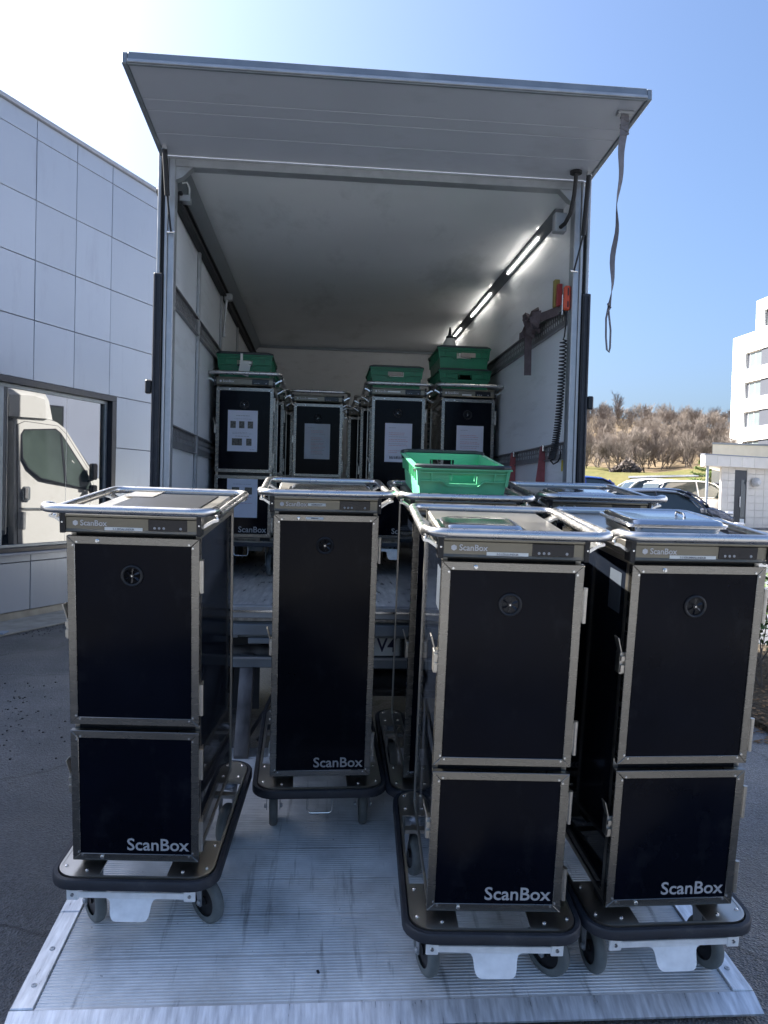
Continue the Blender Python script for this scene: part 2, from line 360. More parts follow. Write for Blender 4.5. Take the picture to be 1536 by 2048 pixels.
def arc(p0, c, p1, n=5):
    # quadratic corner
    p0, c, p1 = Vector(p0), Vector(c), Vector(p1)
    return [tuple(p0*(1-t)**2+c*2*t*(1-t)+p1*t*t) for t in [k/n for k in range(n+1)]]
def empty(name, loc=(0, 0, 0), rot=None):
    o = bpy.data.objects.new(name, None); COL.objects.link(o); o.location = loc; o.empty_display_size = .1
    if rot: o.rotation_euler = rot
    return o
def tag(o, label, cat, group=None):
    o['label'] = label; o['category'] = cat
    if group: o['group'] = group
    return o
def kind(o, k): o['kind'] = k; return o
def copy_tree(o, parent=None):
    c = o.copy(); COL.objects.link(c)
    if parent: c.parent = parent
    for ch in list(o.children): copy_tree(ch, c)
    return c
def inst(src, name, parent, loc=None, rot=None, scale=None):
    c = bpy.data.objects.new(name, src.data); COL.objects.link(c); c.parent = parent
    c.location = loc if loc is not None else src.location
    if rot: c.rotation_euler = rot
    if scale: c.scale = scale
    return c
TXT = {}
def text_mesh(t, size, ext=.0004, align='LEFT'):
    k = (t, size, align)
    if k in TXT: return TXT[k]
    cu = bpy.data.curves.new('lettering', 'FONT'); cu.body = t; cu.offset = size*.012; cu.size = size; cu.extrude = ext; cu.align_x = align; cu.resolution_u = 3
    o = bpy.data.objects.new('lettering', cu); COL.objects.link(o)
    bpy.context.view_layer.update()
    me = bpy.data.meshes.new_from_object(o.evaluated_get(bpy.context.evaluated_depsgraph_get()))
    bpy.data.objects.remove(o); TXT[k] = me
    return me
def text(t, size, m, parent, loc, rot=(R(90), 0, 0), align='LEFT', name='lettering', sx=1., bold=0.):
    me = text_mesh(t, size, align=align).copy(); me.materials.clear(); me.materials.append(m)
    o = bpy.data.objects.new(name, me); COL.objects.link(o); o.parent = parent; o.location = loc; o.rotation_euler = rot; o.scale = (sx, 1, 1)
    return o
rng = random.Random(3)
# ------------------------------------------------------------------ ground
def gz(x, y):
    s_ = min(1, max(0, (x-1.8)/3.0)); s_ = s_*s_*(3-2*s_)
    return (.0195*max(0, min(y, 20)-5.5)+.04*max(0, min(y, 46)-20))*s_
def axis_pts(a, b_, fine_a, fine_b, n): 
    out = [fine_a+(fine_b-fine_a)*k/n for k in range(n+1)]
    v = fine_a; st = (fine_b-fine_a)/n
    pre = []
    while v > a: st *= 1.5; v = max(a, v-st); pre.append(v)
    v = fine_b; st = (fine_b-fine_a)/n; post = []
    while v < b_: st *= 1.5; v = min(b_, v+st); post.append(v)
    return pre[::-1]+out+post
xs = axis_pts(-900, 900, -12, 40, 60); yy = axis_pts(-900, 900, -10, 50, 60)
g = G(); V = [[g.bm.verts.new((x, y, gz(x, y) if y < 60 else gz(x, 46))) for x in xs] for y in yy]
for j in range(len(yy)-1):
    for i in range(len(xs)-1): g.face([V[j][i], V[j][i+1], V[j+1][i+1], V[j+1][i]])
kind(g.build('ground', ASPH), 'structure')

class GL(G):                       # outward = -y locally, so walls are written with outward positive
    def b(s, x0, x1, y0, y1, z0, z1, bev=0.): return G.b(s, x0, x1, -y0, -y1, z0, z1, bev)

# ------------------------------------------------------------------ silver clad building on the left (u along its wall, n towards us)
WA = R(24.017)
bl = tag(empty('clad_building'), 'silver-grey panel clad building with a dark framed window on the left', 'building')
wn = Vector((math.cos(WA), -math.sin(WA), 0)); P0 = -wn*6.810
bl.matrix_world = Matrix(((math.sin(WA), -wn.x, 0, P0.x), (math.cos(WA), -wn.y, 0, P0.y), (0, 0, 1, 0), (0, 0, 0, 1)))
U0, U1, TOP = .5, 9.40, 5.77
WU0, WU1, WZ0, WZ1 = 3.115, 8.515, .775, 2.752
us = [7.055+.653*k for k in range(-10, 4)]; us = [u for u in us if u > U0-.4]; us[-1] = U1
zs = [.10, .662, 1.37, 2.072, 2.752, 3.443, 4.130, 4.815, 5.508, 5.735]
def clad(u0, u1, z0, z1):
    j = .0042
    q = GL().b(u0+j, u1-j, -.022, 0, z0+j, z1-j, .003)
    bmesh.ops.rotate(q.bm, cent=((u0+u1)/2, 0, (z0+z1)/2), matrix=Euler((rng.gauss(0, .0035), 0, rng.gauss(0, .0035))).to_matrix(), verts=q.bm.verts[:])
    return q.build('cladding_panel', PANEL, bl)
for a, b_ in zip(us[:-1], us[1:]):
    for z0, z1 in zip(zs[:-1], zs[1:]):
        if b_ > WU0+.01 and a < WU1-.01 and z1 > WZ0+.01 and z0 < WZ1-.01:
            if z0 < WZ0 < z1 and abs(z0-.662) < .01: clad(a, b_, z0, WZ0-.02) if b_ < WU1 else (clad(WU1, b_, z0, z1), clad(a, WU1, z0, WZ0-.02))
            elif b_ > WU1+.02: clad(WU1+.0, b_, z0, z1)
            continue
        clad(a, b_, z0, z1)
g = GL(); g.b(U0, WU0-.0, -.30, -.03, .0, TOP-.04); g.b(WU1+.0, U1-.004, -.30, -.03, 0, TOP-.04); g.b(WU0, WU1, -.30, -.03, 0, WZ0-.03); g.b(WU0, WU1, -.30, -.03, WZ1+.02, TOP-.04)
g.build('wall_core', CLADB, bl)
g = GL(); g.b(U0, U1-.004, -7.0, -.32, .01, TOP-.10); g.build('building_core', COPING, bl)
GL().b(U0, U1+.03, -.40, .045, TOP-.034, TOP+.012, .006).build('coping', COPING, bl)
GL().b(U0, U1, -.10, -.026, 0, .098, .004).build('plinth', CONC, bl)
for z0, z1 in zip(zs[:-1], zs[1:]):
    for k in range(4): GL().b(U1-.003, U1+.018, -.035-.65*(k+1)+.01, -.035-.65*k, z0+.005, z1-.005, .003).build('cladding_panel', PANEL, bl)
# window
wf = GL()
wf.b(WU0, WU1, -.16, .004, WZ1-.07, WZ1+.0, .003); wf.b(WU1-.085, WU1, -.16, .004, WZ0+.001, WZ1-.071, .003); wf.b(WU0, WU0+.085, -.16, .004, WZ0+.001, WZ1-.071, .003)
wf.b(WU0+.086, WU1-.086, -.16, -.02, WZ0+.001, WZ0+.05, .003)
win = wf.build('window', WFRAME, bl)
gf = GL(); gf.b(WU1-.135, WU1-.086, -.15, -.075, WZ0+.052, WZ1-.072, .003); gf.b(WU0+.087, WU1-.137, -.15, -.075, WZ1-.115, WZ1-.072, .003); gf.b(WU0+.087, WU1-.137, -.15, -.075, WZ0+.052, WZ0+.085, .003)
gf.build('inner_frame', GALVD, win)
GL().b(WU0-.02, WU1+.0, -.02, .05, WZ0-.03, WZ0+.0, .004).build('window_sill', COPING, win)
GL().b(6.62, 6.70, -.15, -.07, WZ0+.086, WZ1-.116, .003).build('mullion', GALVD, win)
for a, b_ in ((3.21, 6.619), (6.701, 7.7), (7.706, 8.379)):
    GL().b(a, b_, -.105, -.095, WZ0+.086, WZ1-.116).build('pane', GLASSW, win)
GL().b(7.7005, 7.7055, -.106, -.094, WZ0+.086, WZ1-.116).build('glass_joint', GALV, win)
# small steel stand at the wall foot and the strip of paving along the wall
st = tag(empty('steel_stand', (-3.02, 7.45, 0)), 'low blue-grey steel stand on the asphalt at the left wall', 'stand')
G().b(-.35, .10, -.07, .07, .148, .162, .004).build('top_plate', BLUEST, st)
g = G(); g.b(-.19, -.10, -.03, .03, .012, .148, .003); g.build('upright', BLUEST, st)
G().b(-.30, .02, -.06, .06, 0, .012, .003).build('foot_plate', BLUEST, st)
pv = GL()
pv.b(U0, U1, .0, .62, .0, .022, .006); o = pv.build('kerb_strip', CONC); o.matrix_world = bl.matrix_world; kind(o, 'structure')

# ------------------------------------------------------------------ hill, lawn and the wood behind the car park
def hill_z(rr, az):
    b_ = 1.55; el1, el2 = 1.15, 2.15
    top = 6.0-.10*max(0, az-19)-.02*max(0, 19-az)+.08*math.sin(az*1.3)
    if az < 5: top -= min(3.0, (5-az)*.08)
    pts = [(35, .75), (41, b_+41*math.tan(R(.95))), (46, b_+46*math.tan(R(1.35))), (64, b_+64*math.tan(R(2.2))), (90, b_+90*math.tan(R(3.2))), (130, b_+130*math.tan(R(4.8))), (175, b_+175*math.tan(R(top))), (230, b_+190*math.tan(R(top))), (420, 12)]
    if rr < 34: return -.4
    for (r0, z0), (r1, z1) in zip(pts[:-1], pts[1:]):
        if rr <= r1: t = (rr-r0)/(r1-r0); return z0+(z1-z0)*t
    return pts[-1][1]
def patch(name, r_list, azs, m):
    g = G(); V = [[g.bm.verts.new((rr*math.sin(R(a)), rr*math.cos(R(a)), hill_z(rr, a)+.25*math.sin(rr*.21+a*.7)*(1 if rr > 60 else 0))) for a in azs] for rr in r_list]
    for j in range(len(r_list)-1):
        for i in range(len(azs)-1): g.face([V[j][i], V[j][i+1], V[j+1][i+1], V[j+1][i]])
    return kind(g.build(name, m, ang=80), 'structure')
azs = [-70+2*k for k in range(68)]
patch('lawn', [33.5, 35, 38, 41, 43.5, 46, 52, 58, 64], azs, GRASS)
patch('hill', [64, 70, 80, 90, 110, 130, 145, 160, 175, 200, 230, 300, 420], azs, HEATH)
pth = G(); A = []
for k in range(13):
    a = 22.2+k*.42; r0 = 49+k*.35; r1 = r0+2.6
    A.append((r0, r1, a))
V = [[pth.bm.verts.new((rr*math.sin(R(a)), rr*math.cos(R(a)), hill_z(rr, a)+.05)) for rr in (r0, r1)] for r0, r1, a in A]
for i in range(len(V)-1): pth.face([V[i][0], V[i+1][0], V[i+1][1], V[i][1]])
kind(pth.build('path', ASPH), 'structure')

# bare trees
def bare_tree_mesh(seed, h, spread, fork, twigs=True):
    rg = random.Random(seed); gt, gw = G(), G()
    def seg(g, a, b_, r0, r1):
        t = (b_-a).normalized(); s1 = t.orthogonal().normalized(); s2 = t.cross(s1)
        A = [g.bm.verts.new(a+(s1*math.cos(q)+s2*math.sin(q))*r0) for q in (0, 2.09, 4.19)]; B_ = [g.bm.verts.new(b_+(s1*math.cos(q)+s2*math.sin(q))*r1) for q in (0, 2.09, 4.19)]
        for k in range(3): g.face([A[k], A[(k+1) % 3], B_[(k+1) % 3], B_[k]])
    def grow(p, d, l, r, lev):
        n = 2 if lev < 4 else 1
        q = p
        for k in range(n):
            d = (d+Vector((rg.uniform(-1, 1), rg.uniform(-1, 1), rg.uniform(-.4, .8)))*.22).normalized()
            e = q+d*l/n; seg(gt if lev < 3 else gw, q, e, r*(1-.25*k/n), r*(1-.25*(k+1)/n)); q = e
            if lev >= 1 and lev < 5:
                for _ in range(2 if lev > 2 else 1):
                    dd = (d+Vector((rg.uniform(-1, 1), rg.uniform(-1, 1), rg.uniform(-.3, .7)))*spread).normalized()
                    grow(q, dd, l*rg.uniform(.5, .8), r*.5, lev+1 if lev > 1 else lev+1)
        if lev < 5:
            for _ in range(2):
                dd = (d+Vector((rg.uniform(-1, 1), rg.uniform(-1, 1), rg.uniform(-.2, .6)))*spread*.8).normalized()
                grow(q, dd, l*rg.uniform(.6, .85), r*.62, lev+1)
    for _ in range(fork):
        d = Vector((rg.uniform(-1, 1)*(.5 if fork > 1 else .1), rg.uniform(-1, 1)*(.5 if fork > 1 else .1), 1)).normalized()
        grow(Vector((rg.uniform(-.1, .1), rg.uniform(-.1, .1), -.2)), d, h*.30, h*.014, 0 if fork == 1 else 1)
    return gt, gw
protos = []
for i, (h, sp, fk) in enumerate(((3.6, .75, 3), (3.2, .9, 4), (4.0, .65, 2), (3.0, .85, 4))):
    gt, gw = bare_tree_mesh(20+i, h, sp, fk)
    t = empty('bare_tree'); tr = gt.build('trunk', BARK, t, smooth=False); cr = gw.build('crown', TWIG, t, smooth=False)
    protos.append(t)
rt = random.Random(11)
def put_tree(p, az, rr, sc, lab, grp):
    t = p if not p.get('label') else copy_tree(p)
    t.location = (rr*math.sin(R(az)), rr*math.cos(R(az)), hill_z(rr, az)-.1); t.rotation_euler = (0, 0, rt.uniform(0, 6.28)); t.scale = (sc, sc, sc*rt.uniform(.9, 1.1))
    tag(t, lab, 'tree', grp); return t
k = 0
for az, rr, sc, lab in (
    (19.3, 62, .85, 'leafless many-stemmed tree at the lawn edge, right beside the truck edge'),
    (20.1, 63, .95, 'leafless tree at the lawn edge, second from the truck edge'),
    (20.9, 62.5, .9, 'leafless tree at the lawn edge just left of the dark bush'),
    (21.7, 63, 1.05, 'broad leafless tree straight behind the dark bush on the lawn'),
    (22.0, 66, 1.1, 'leafless tree a little uphill behind the dark bush'),
    (23.3, 61, .78, 'small spreading leafless tree standing alone right of the dark bush'),
    (24.4, 66, .8, 'leafless tree at the lawn edge between the lone small tree and the porch roof'),
    (25.0, 70, .9, 'leafless tree above the left end of the porch roof'),
    (26.0, 66, .9, 'leafless tree partly behind the cream annex block'),
    (27.1, 67, .9, 'leafless tree beside the foot of the white tower, behind the annex')):
    put_tree(protos[k % 4], az, rr, sc, lab, 'bare trees along the lawn edge'); k += 1
for row, (rr, n, sc) in enumerate(((70, 15, .95), (78, 16, 1.0), (88, 17, 1.05), (98, 17, 1.1), (112, 18, 1.15), (128, 20, 1.2), (145, 22, 1.25), (163, 24, 1.3))):
    for i in range(n):
        az = 18.8+10.2*(i+rt.uniform(-.4, .4))/n
        if rr < 115 and rr > 75 and 21.3 < az < 22.6 and rt.random() < .75: continue
        put_tree(protos[k % 4], az, rr+rt.uniform(-4, 4), sc*rt.uniform(.75, 1.1), 'leafless grey-brown tree in the wood on the hillside', 'bare trees on the hillside'); k += 1
put_tree(protos[2], 21.4, 171, 1.9, 'tallest leafless tree standing up from the hill crest', None)
for az in (21.4, 22.3, 23.0, 23.6, 24.2, 24.9, 25.6, 26.3, 27.0): put_tree(protos[k % 4], az, 174, 1.2*rt.uniform(.7, 1.1), 'small leafless tree on the crest of the hill', 'bare trees on the crest'); k += 1
# low dark bush mass on the lawn edge
g = G()
for i in range(900):
    a, rr = 21.0+rt.random()*2.0, 58.5+rt.random()*1.6
    hh = max(.05, 1.0-abs(a-22.1)*.9)
    c = Vector((rr*math.sin(R(a)), rr*math.cos(R(a)), hill_z(rr, a)+rt.random()*hh))
    d1 = Vector((rt.uniform(-1, 1), rt.uniform(-1, 1), rt.uniform(-1, 1))).normalized()*.22; d2 = d1.orthogonal().normalized()*.07
    g.face([g.bm.verts.new(c+d1), g.bm.verts.new(c+d2), g.bm.verts.new(c-d1), g.bm.verts.new(c-d2)])
tag(kind(g.build('bush', BARK, smooth=False), 'thing'), 'low dark brushy bush at the edge of the lawn below the wood', 'bush')

# ------------------------------------------------------------------ porch building and white tower on the right
pb = tag(empty('porch_building', (15.05, 28.0, .46)), 'cream tiled flat-roofed porch building with a tall dark door', 'building')
pb.rotation_euler = (0, 0, R(18))
pz = 2.86
g = G(); g.prism([(.05, .06), (9.5, .06), (9.5, 3.0), (3.4, 3.0), (.15, .22)], 0, pz-.40, 'z'); g.build('wall_core', CREAM, pb)
def tile(x0, x1, z0, z1, y=0.):
    G().b(x0+.005, x1-.005, y-.012, y+.055, z0+.005, z1-.005, .004).build('cladding_tile', CREAM, pb, smooth=False)
dx0, dx1, dz = .68, 1.30, 2.36
zt = [0, .27, .55, .83, 1.11, 1.39, 1.67, 1.95, 2.23, 2.455]
xt = [.0, .34, dx0, dx1, 1.75, 2.2, 2.8, 3.4, 4.0]
for z0, z1 in zip(zt[:-1], zt[1:]):
    for x0, x1 in zip(xt[:-1], xt[1:]):
        if x0 >= dx0-.01 and x1 <= dx1+.01 and z0 < dz: 
            if z1 > dz+.02: tile(x0, x1, dz, z1)
            continue
        tile(x0, x1, z0, z1)
g = G(); g.prism([(-1.15, -.30), (9.5, -.30), (9.5, 3.3), (3.4, 3.3), (-.9, .15)], pz-.41, pz, 'z'); g.build('roof', CREAM, pb)
for k in range(9): G().b(-1.148+.62*k, -1.148+.62*k+.61, -.312, -.3005, pz-.40, pz-.03).build('fascia_tile', CREAM, pb)
G().b(-1.17, 9.5, -.33, -.10, pz+.001, pz+.035).build('roof_edge', COPING, pb)
G().cyl((-.80, -.10, 0), (-.80, -.10, pz-.411), .05, 12).build('porch_post', GALV, pb)
drf = G(); drf.b(dx0, dx1, .01, .058, 0, dz); dr = drf.build('door', WFRAME, pb)
G().b(dx0+.34, dx1-.06, .0, .009, .55, 2.0).build('door_glass', CGLASS, dr); G().b(dx0+.34, dx1-.06, .0, .009, .08, .5).build('door_panel', LABEL, dr)
G().cyl((dx0+.28, -.03, .95), (dx0+.28, -.03, 1.35), .014, 8).build('door_handle', BRIGHT, dr)
g = G(); g.lathe([(.0001, -.34), (.10, -.32), (.17, -.22), (.18, -.10), (.12, -.02), (.05, -.013)], (1.62, -.0, 1.92), 'y', 14); g.build('wall_lamp', LAMPW, pb)
# upper annex behind it
an = tag(empty('annex_building', (20.95, 40, .4)), 'low cream annex block between the porch roof and the white tower', 'building')
G().prism([(0, 0), (9, 0), (9, 6), (3.6, 6)], 0, 4.3, 'z').build('wall', CREAM, an); G().prism([(-.05, -.05), (9, -.05), (9, 6.05), (3.6, 6.05)], 4.301, 4.40, 'z').build('roof', COPING, an)

tw = tag(empty('apartment_tower'), 'white five-storey block with grey infilled window bands at the right edge', 'building')
ta = R(-1.75); td = Vector((math.sin(ta), math.cos(ta), 0))
B0 = Vector((42.7, 78, 0))
# local x runs along the face towards us, y outwards (to the left), z up
tx = -td; ty = Vector((-math.cos(ta), math.sin(ta), 0))
tw.matrix_world = Matrix(((tx.x, -ty.x, 0, B0.x), (tx.y, -ty.y, 0, B0.y), (0, 0, 1, 0), (0, 0, 0, 1)))

GL().b(.0, 24, -14, -.30, -.5, 18.8).build('wall_core', WHITEW, tw)
GL().b(3.95, 24, -12, -.301, 18.8, 21.75).build('upper_core', WHITEW, tw)
rows = [(15.2, 16.88), (12.2, 13.87), (9.25, 10.87), (6.28, 7.9), (3.3, 4.92), (.4, 1.95)]
# facade skin left around the window bands
zc = [-.5]
for z0, z1 in sorted(rows): zc += [z0, z1]
zc.append(18.82)
for k in range(0, len(zc), 2): GL().b(-.01, 24, -.299, 0, zc[k], zc[k+1]).build('facade_band', WHITEW, tw)
for z0, z1 in rows: 
    GL().b(-.01, 2.3, -.299, -.001, z0+.001, z1-.001).build('facade_pier', WHITEW, tw)
    for u in (2.3, 9.8, 17.3):
        if u > 3: GL().b(u-1.5, u, -.299, -.001, z0+.001, z1-.001).build('facade_pier', WHITEW, tw)
        wn_ = GL().b(u+.001, u+2.55, -.298, -.26, z0+.002, z1-.002).build('window', WHITEW, tw)
        GL().b(u+.55, u+2.45, -.259, -.24, z0+.1, z1-.1).build('pane', BLIND, wn_)
        GL().b(u+.06, u+.5, -.259, -.245, z0+.1, z1-.1).build('reveal_shade', GREYP, wn_)  # dark strip paints in the shade of the window reveal
        GL().b(u+2.56, u+5.99, -.298, -.14, z0+.003, z1-.003).build('infill_panel', GREYP, tw)
        for uu in (u+.52, u+1.48, u+2.46): GL().b(uu, uu+.05, -.2385, -.22, z0+.05, z1-.05).build('window_frame', LABEL, wn_)
        w2 = GL().b(u+4.2, u+5.4, -.139, -.12, z0+.2, z1-.1).build('window', WFRAME, tw); GL().b(u+4.28, u+5.32, -.119, -.11, z0+.28, z1-.18).build('pane', CGLASS, w2)
GL().b(3.93, 5.35, -.30, .0, 18.83, 21.78).build('upper_facade', WHITEW, tw)
GL().b(5.351, 24, -.30, .0, 20.6, 21.78).build('upper_facade', WHITEW, tw); GL().b(5.351, 24, -.30, .0, 18.83, 18.95).build('upper_facade', WHITEW, tw)
w3 = GL().b(5.36, 9, -.299, -.22, 18.96, 20.59).build('window', GREYP, tw); GL().b(5.6, 7.6, -.219, -.20, 19.1, 20.5).build('pane', BLIND, w3)
GL().b(-.05, 24, -14, .02, 18.83, 18.9).build('parapet', COPING, tw) if False else None

# ------------------------------------------------------------------ parked cars
def make_car(paint, L=4.2, H=1.48, W=1.74, suv=0):
    c = empty('parked_car')
    # side profile along x (front at +x): lower body outline and greenhouse
    hb = .92+.10*suv; z0 = .22+.06*suv
    secs = [(-L/2, .45, .80, .80), (-L/2+.08, .34, hb+.06, .90), (-L/2+.5, .24, hb+.05, .97), (-L*.2, z0, hb+.02, 1), (.15, z0, hb, 1), (L*.20, z0, hb-.02, .995), (L*.31, .24, hb-.06, .97), (L/2-.38, .28, hb-.20, .93), (L/2-.10, .32, hb-.36, .82), (L/2, .42, .56, .70)]
    g = G(); loops = []
    for x, zb, zt_, k in secs:
        hw = W/2*k
        loops.append([(x, -hw*.9, zb), (x, -hw, zb+.14), (x, -hw*1.0, (zb+zt_)/2+.05), (x, -hw*.965, zt_-.06), (x, -hw*.86, zt_), (x, hw*.86, zt_), (x, hw*.965, zt_-.06), (x, hw, (zb+zt_)/2+.05), (x, hw, zb+.14), (x, hw*.9, zb)])
    g.rings(loops); body = g.build('body', paint, c, ang=40)
    rear = -L/2+.16+(.02*suv); hp = H
    gs = [(rear, hb+.03, .80, hb+.06, .80), (rear+.22, hb, .90, hp-.16, .74), (rear+.55, hb, .92, hp-.04, .72), (-.25, hb, .93, hp, .72), (.25, hb, .93, hp-.03, .71), (.62, hb, .92, hp-.17, .70), (L*.20+.28, hb-.03, .88, hb+.02, .80), (L*.20+.36, hb-.06, .86, hb-.03, .84)]
    def ring(x, zb, wb, zt_, wt, e=0, rise=0):
        a = W/2
        return [(x, -a*wb-e, zb), (x, -a*(wb*.45+wt*.55)-e, zb+(zt_-zb)*.62), (x, -a*wt-e*.5, zt_-.03), (x, -a*wt*.8, zt_+e), (x, a*wt*.8, zt_+e), (x, a*wt+e*.5, zt_-.03), (x, a*(wb*.45+wt*.55)+e, zb+(zt_-zb)*.62), (x, a*wb+e, zb)]
    g = G(); g.rings([ring(*q) for q in gs]); g.build('glasshouse', CGLASS, c, ang=40)
    g = G(); rf = [ring(x, zt_-.05, wb*.3+wt*.7, zt_, wt, .012) for x, zb, wb, zt_, wt in gs[1:6]]
    g.rings(rf); g.build('roof', paint, c, ang=40)
    for sx in (-1, 1):
        a = W/2
        for (x0, zb0, w0), (x1, zb1, w1) in (((L*.20+.30, hb, .885), (.45, hp-.10, .715)), ((-.28, hb, .94), (-.32, hp-.03, .73)), ((rear+.12, hb, .87), (rear+.42, hp-.08, .735))):
            g = G(); g.tube([(x0, sx*a*w0, zb0), ((x0+x1)/2, sx*(a*(w0*.42+w1*.58)+.012), (zb0+zb1)/2+.06), (x1, sx*(a*w1+.006), zb1)], .032, 6); g.build('pillar', paint, c)
        g = G(); g.box((L*.17+.12, sx*(a*.96+.09), hb+.10), (.12, .20, .14), .03); g.build('door_mirror', paint, c)
        for x in (-L*.31, L*.31):
            wh = G().lathe([(.17, -.09), (.29, -.10), (.315, -.06), (.315, .06), (.29, .10), (.17, .09)], (x, sx*(a-.10), .315), 'y', 22, cap=False).build('wheel', RUB, c)
            G().lathe([(.0001, sx*.05), (.06, sx*.085), (.18, sx*.095), (.18, 0)], (x, sx*(a-.10), .315), 'y', 14).build('rim', GALV, wh)
        for x in (.05, -.95): G().box((x-.02, sx*(a+.002), hb-.16), (.16, .02, .03), .005).build('door_handle', paint, c)
        G().box((-L/2+.14, sx*a*.80, hb-.02), (.16, .16, .30), .03).build('tail_lamp', REDL, c)
        G().box((L/2-.22, sx*a*.74, .68), (.26, .24, .12), .04).build('headlamp', HEADL, c)
        G().b(-L*.42, .40, sx*(a*.985), sx*(a*.985+.012), hb-.005, hb+.012).build('window_trim', BRIGHT, c)
    return c
CGRP = 'cars in the car park to the right'
cars = [
 (CG, 4.3, 1.56, 0, 9.25, 20.5, -5, 'dark graphite hatchback nearest the steel pan, its bonnet pointing right'),
 (CB, 4.2, 1.84, 0, 8.3, 23.6, 2, 'bright blue car behind the graphite one, mostly hidden by the truck'),
 (CN, 4.3, 1.48, 0, 12.1, 26.2, -4, 'navy hatchback with a sloping windscreen between the blue and white cars'),
 (CW, 4.6, 1.72, 1, 15.5, 31.0, 4, 'white estate car facing right, nearest the porch post'),
 (CW, 4.6, 1.70, 1, 15.4, 36.0, 184, 'white estate with a red tail lamp, behind the other white one'),
 (CS, 4.3, 1.45, 0, 14.6, 40.0, 4, 'steel-blue car in the middle of the far parking row'),
 (CB, 4.1, 1.50, 0, 12.6, 38.5, 0, 'blue car in the far row half hidden by the truck edge'),
 (CN, 4.3, 1.55, 0, 19.4, 38, 180, 'dark car parked beyond the porch roof'),
]
for paint, L_, H_, sv, x, y, a, lab in cars:
    c = make_car(paint, L_, H_, 1.76, sv); c.location = (x, y, gz(x, y)); c.rotation_euler = (0, 0, R(a)); tag(c, lab, 'car', CGRP)

# conifer under the porch roof, shrub and verge at the right
cf = tag(empty('conifer', (21.7, 41.6, 1.75)), 'small light green conifer on the lawn seen under the porch roof', 'tree')
G().cyl((0, 0, -.8), (0, 0, 2.6), .07, 7, r2=.02).build('trunk', BARK, cf)
g = G()
for lv in range(9):
    z = -.2+lv*.30; ln = 1.9*(1-lv/10)
    for k in range(13):
        a = rt.uniform(0, 6.28)
        for j in range(7):
            t = (j+1)/7; c0 = Vector((math.cos(a)*ln*t, math.sin(a)*ln*t, z+.15*t*t+rt.uniform(-.06, .06)))
            for _ in range(3):
                d1 = Vector((rt.uniform(-1, 1), rt.uniform(-1, 1), rt.uniform(-.2, .8))).normalized()*.20; d2 = d1.orthogonal().normalized()*.035
                g.face([g.bm.verts.new(c0+d1), g.bm.verts.new(c0+d2), g.bm.verts.new(c0-d1*.4), g.bm.verts.new(c0-d2)])
g.build('crown', NEEDLE, cf, smooth=False)

vg = G(); n = 14
pts = [(3.05, 4.9), (3.0, 6.0), (3.1, 8.0), (3.4, 11.5), (7.5, 11.5), (7.5, 4.6), (4.2, 4.6)]
vg.prism([(x, y) for x, y in pts], .005, .045, 'z'); kind(vg.build('verge', SOIL), 'structure')
sh = tag(empty('shrub', (3.95, 6.9, .05)), 'leafy green shrub with bare twigs below at the right edge', 'shrub')
g = G(); gl = G()
for k in range(46):
    a = rt.uniform(0, 6.28); o = Vector((rt.uniform(-.5, .5), rt.uniform(-.9, .9), 0)); p = o
    d = Vector((math.cos(a)*.5, math.sin(a)*.5, 1)).normalized(); pts = [p]
    for j in range(4):
        d = (d+Vector((rt.uniform(-.4, .4), rt.uniform(-.4, .4), rt.uniform(-.1, .3)))).normalized(); p = p+d*.19; pts.append(p)
        if j >= 1:
            for _ in range(26):
                c0 = p+Vector((rt.gauss(0, .11), rt.gauss(0, .11), rt.gauss(.03, .09)))
                if c0.z < .30: continue
                d1 = Vector((rt.uniform(-1, 1), rt.uniform(-1, 1), rt.uniform(-.3, 1))).normalized()*.034; d2 = d1.cross(Vector((rt.uniform(-1, 1), rt.uniform(-1, 1), 1))).normalized()*.014
                gl.face([gl.bm.verts.new(c0+d1), gl.bm.verts.new(c0+d2), gl.bm.verts.new(c0-d1), gl.bm.verts.new(c0-d2)])
    g.tube(pts, .007, 4, r2=.003)
g.build('stems', TWIG, sh); gl.build('foliage', LEAF, sh, smooth=False)
g = G()
for k in range(1500):
    x, y = 2.85+abs(rt.gauss(0, .5)), rt.uniform(4.7, 9); c0 = Vector((x, y, .05+rt.random()*.02 if x > 3.05 else .008))
    a = rt.uniform(0, 6.28); d1 = Vector((math.cos(a), math.sin(a), rt.uniform(-.2, .3)))*.022; d2 = Vector((-math.sin(a), math.cos(a), rt.uniform(-.2, .3)))*.011
    g.face([g.bm.verts.new(c0+d1), g.bm.verts.new(c0+d2), g.bm.verts.new(c0-d1), g.bm.verts.new(c0-d2)])
kind(g.build('leaf_litter', DEADL, smooth=False), 'stuff')

# white block across the car park on the right, out of frame but mirrored in the window
wb = tag(empty('side_block', (24.5, -16, 0)), 'long blue-grey block with rows of windows, mirrored in the dark framed window', 'building')
G().b(.16, 12, 0, 40, -.5, 15).build('wall_core', BLOCKW, wb)
for k in range(5):
    z = 1.0+2.9*k
    for j in range(12):
        y = 1.2+3.2*j; wdo = G().b(.05, .159, y, y+1.7, z, z+1.5).build('window', WFRAME, wb); G().b(.03, .049, y+.08, y+1.62, z+.08, z+1.42).build('pane', CGLASS, wdo)

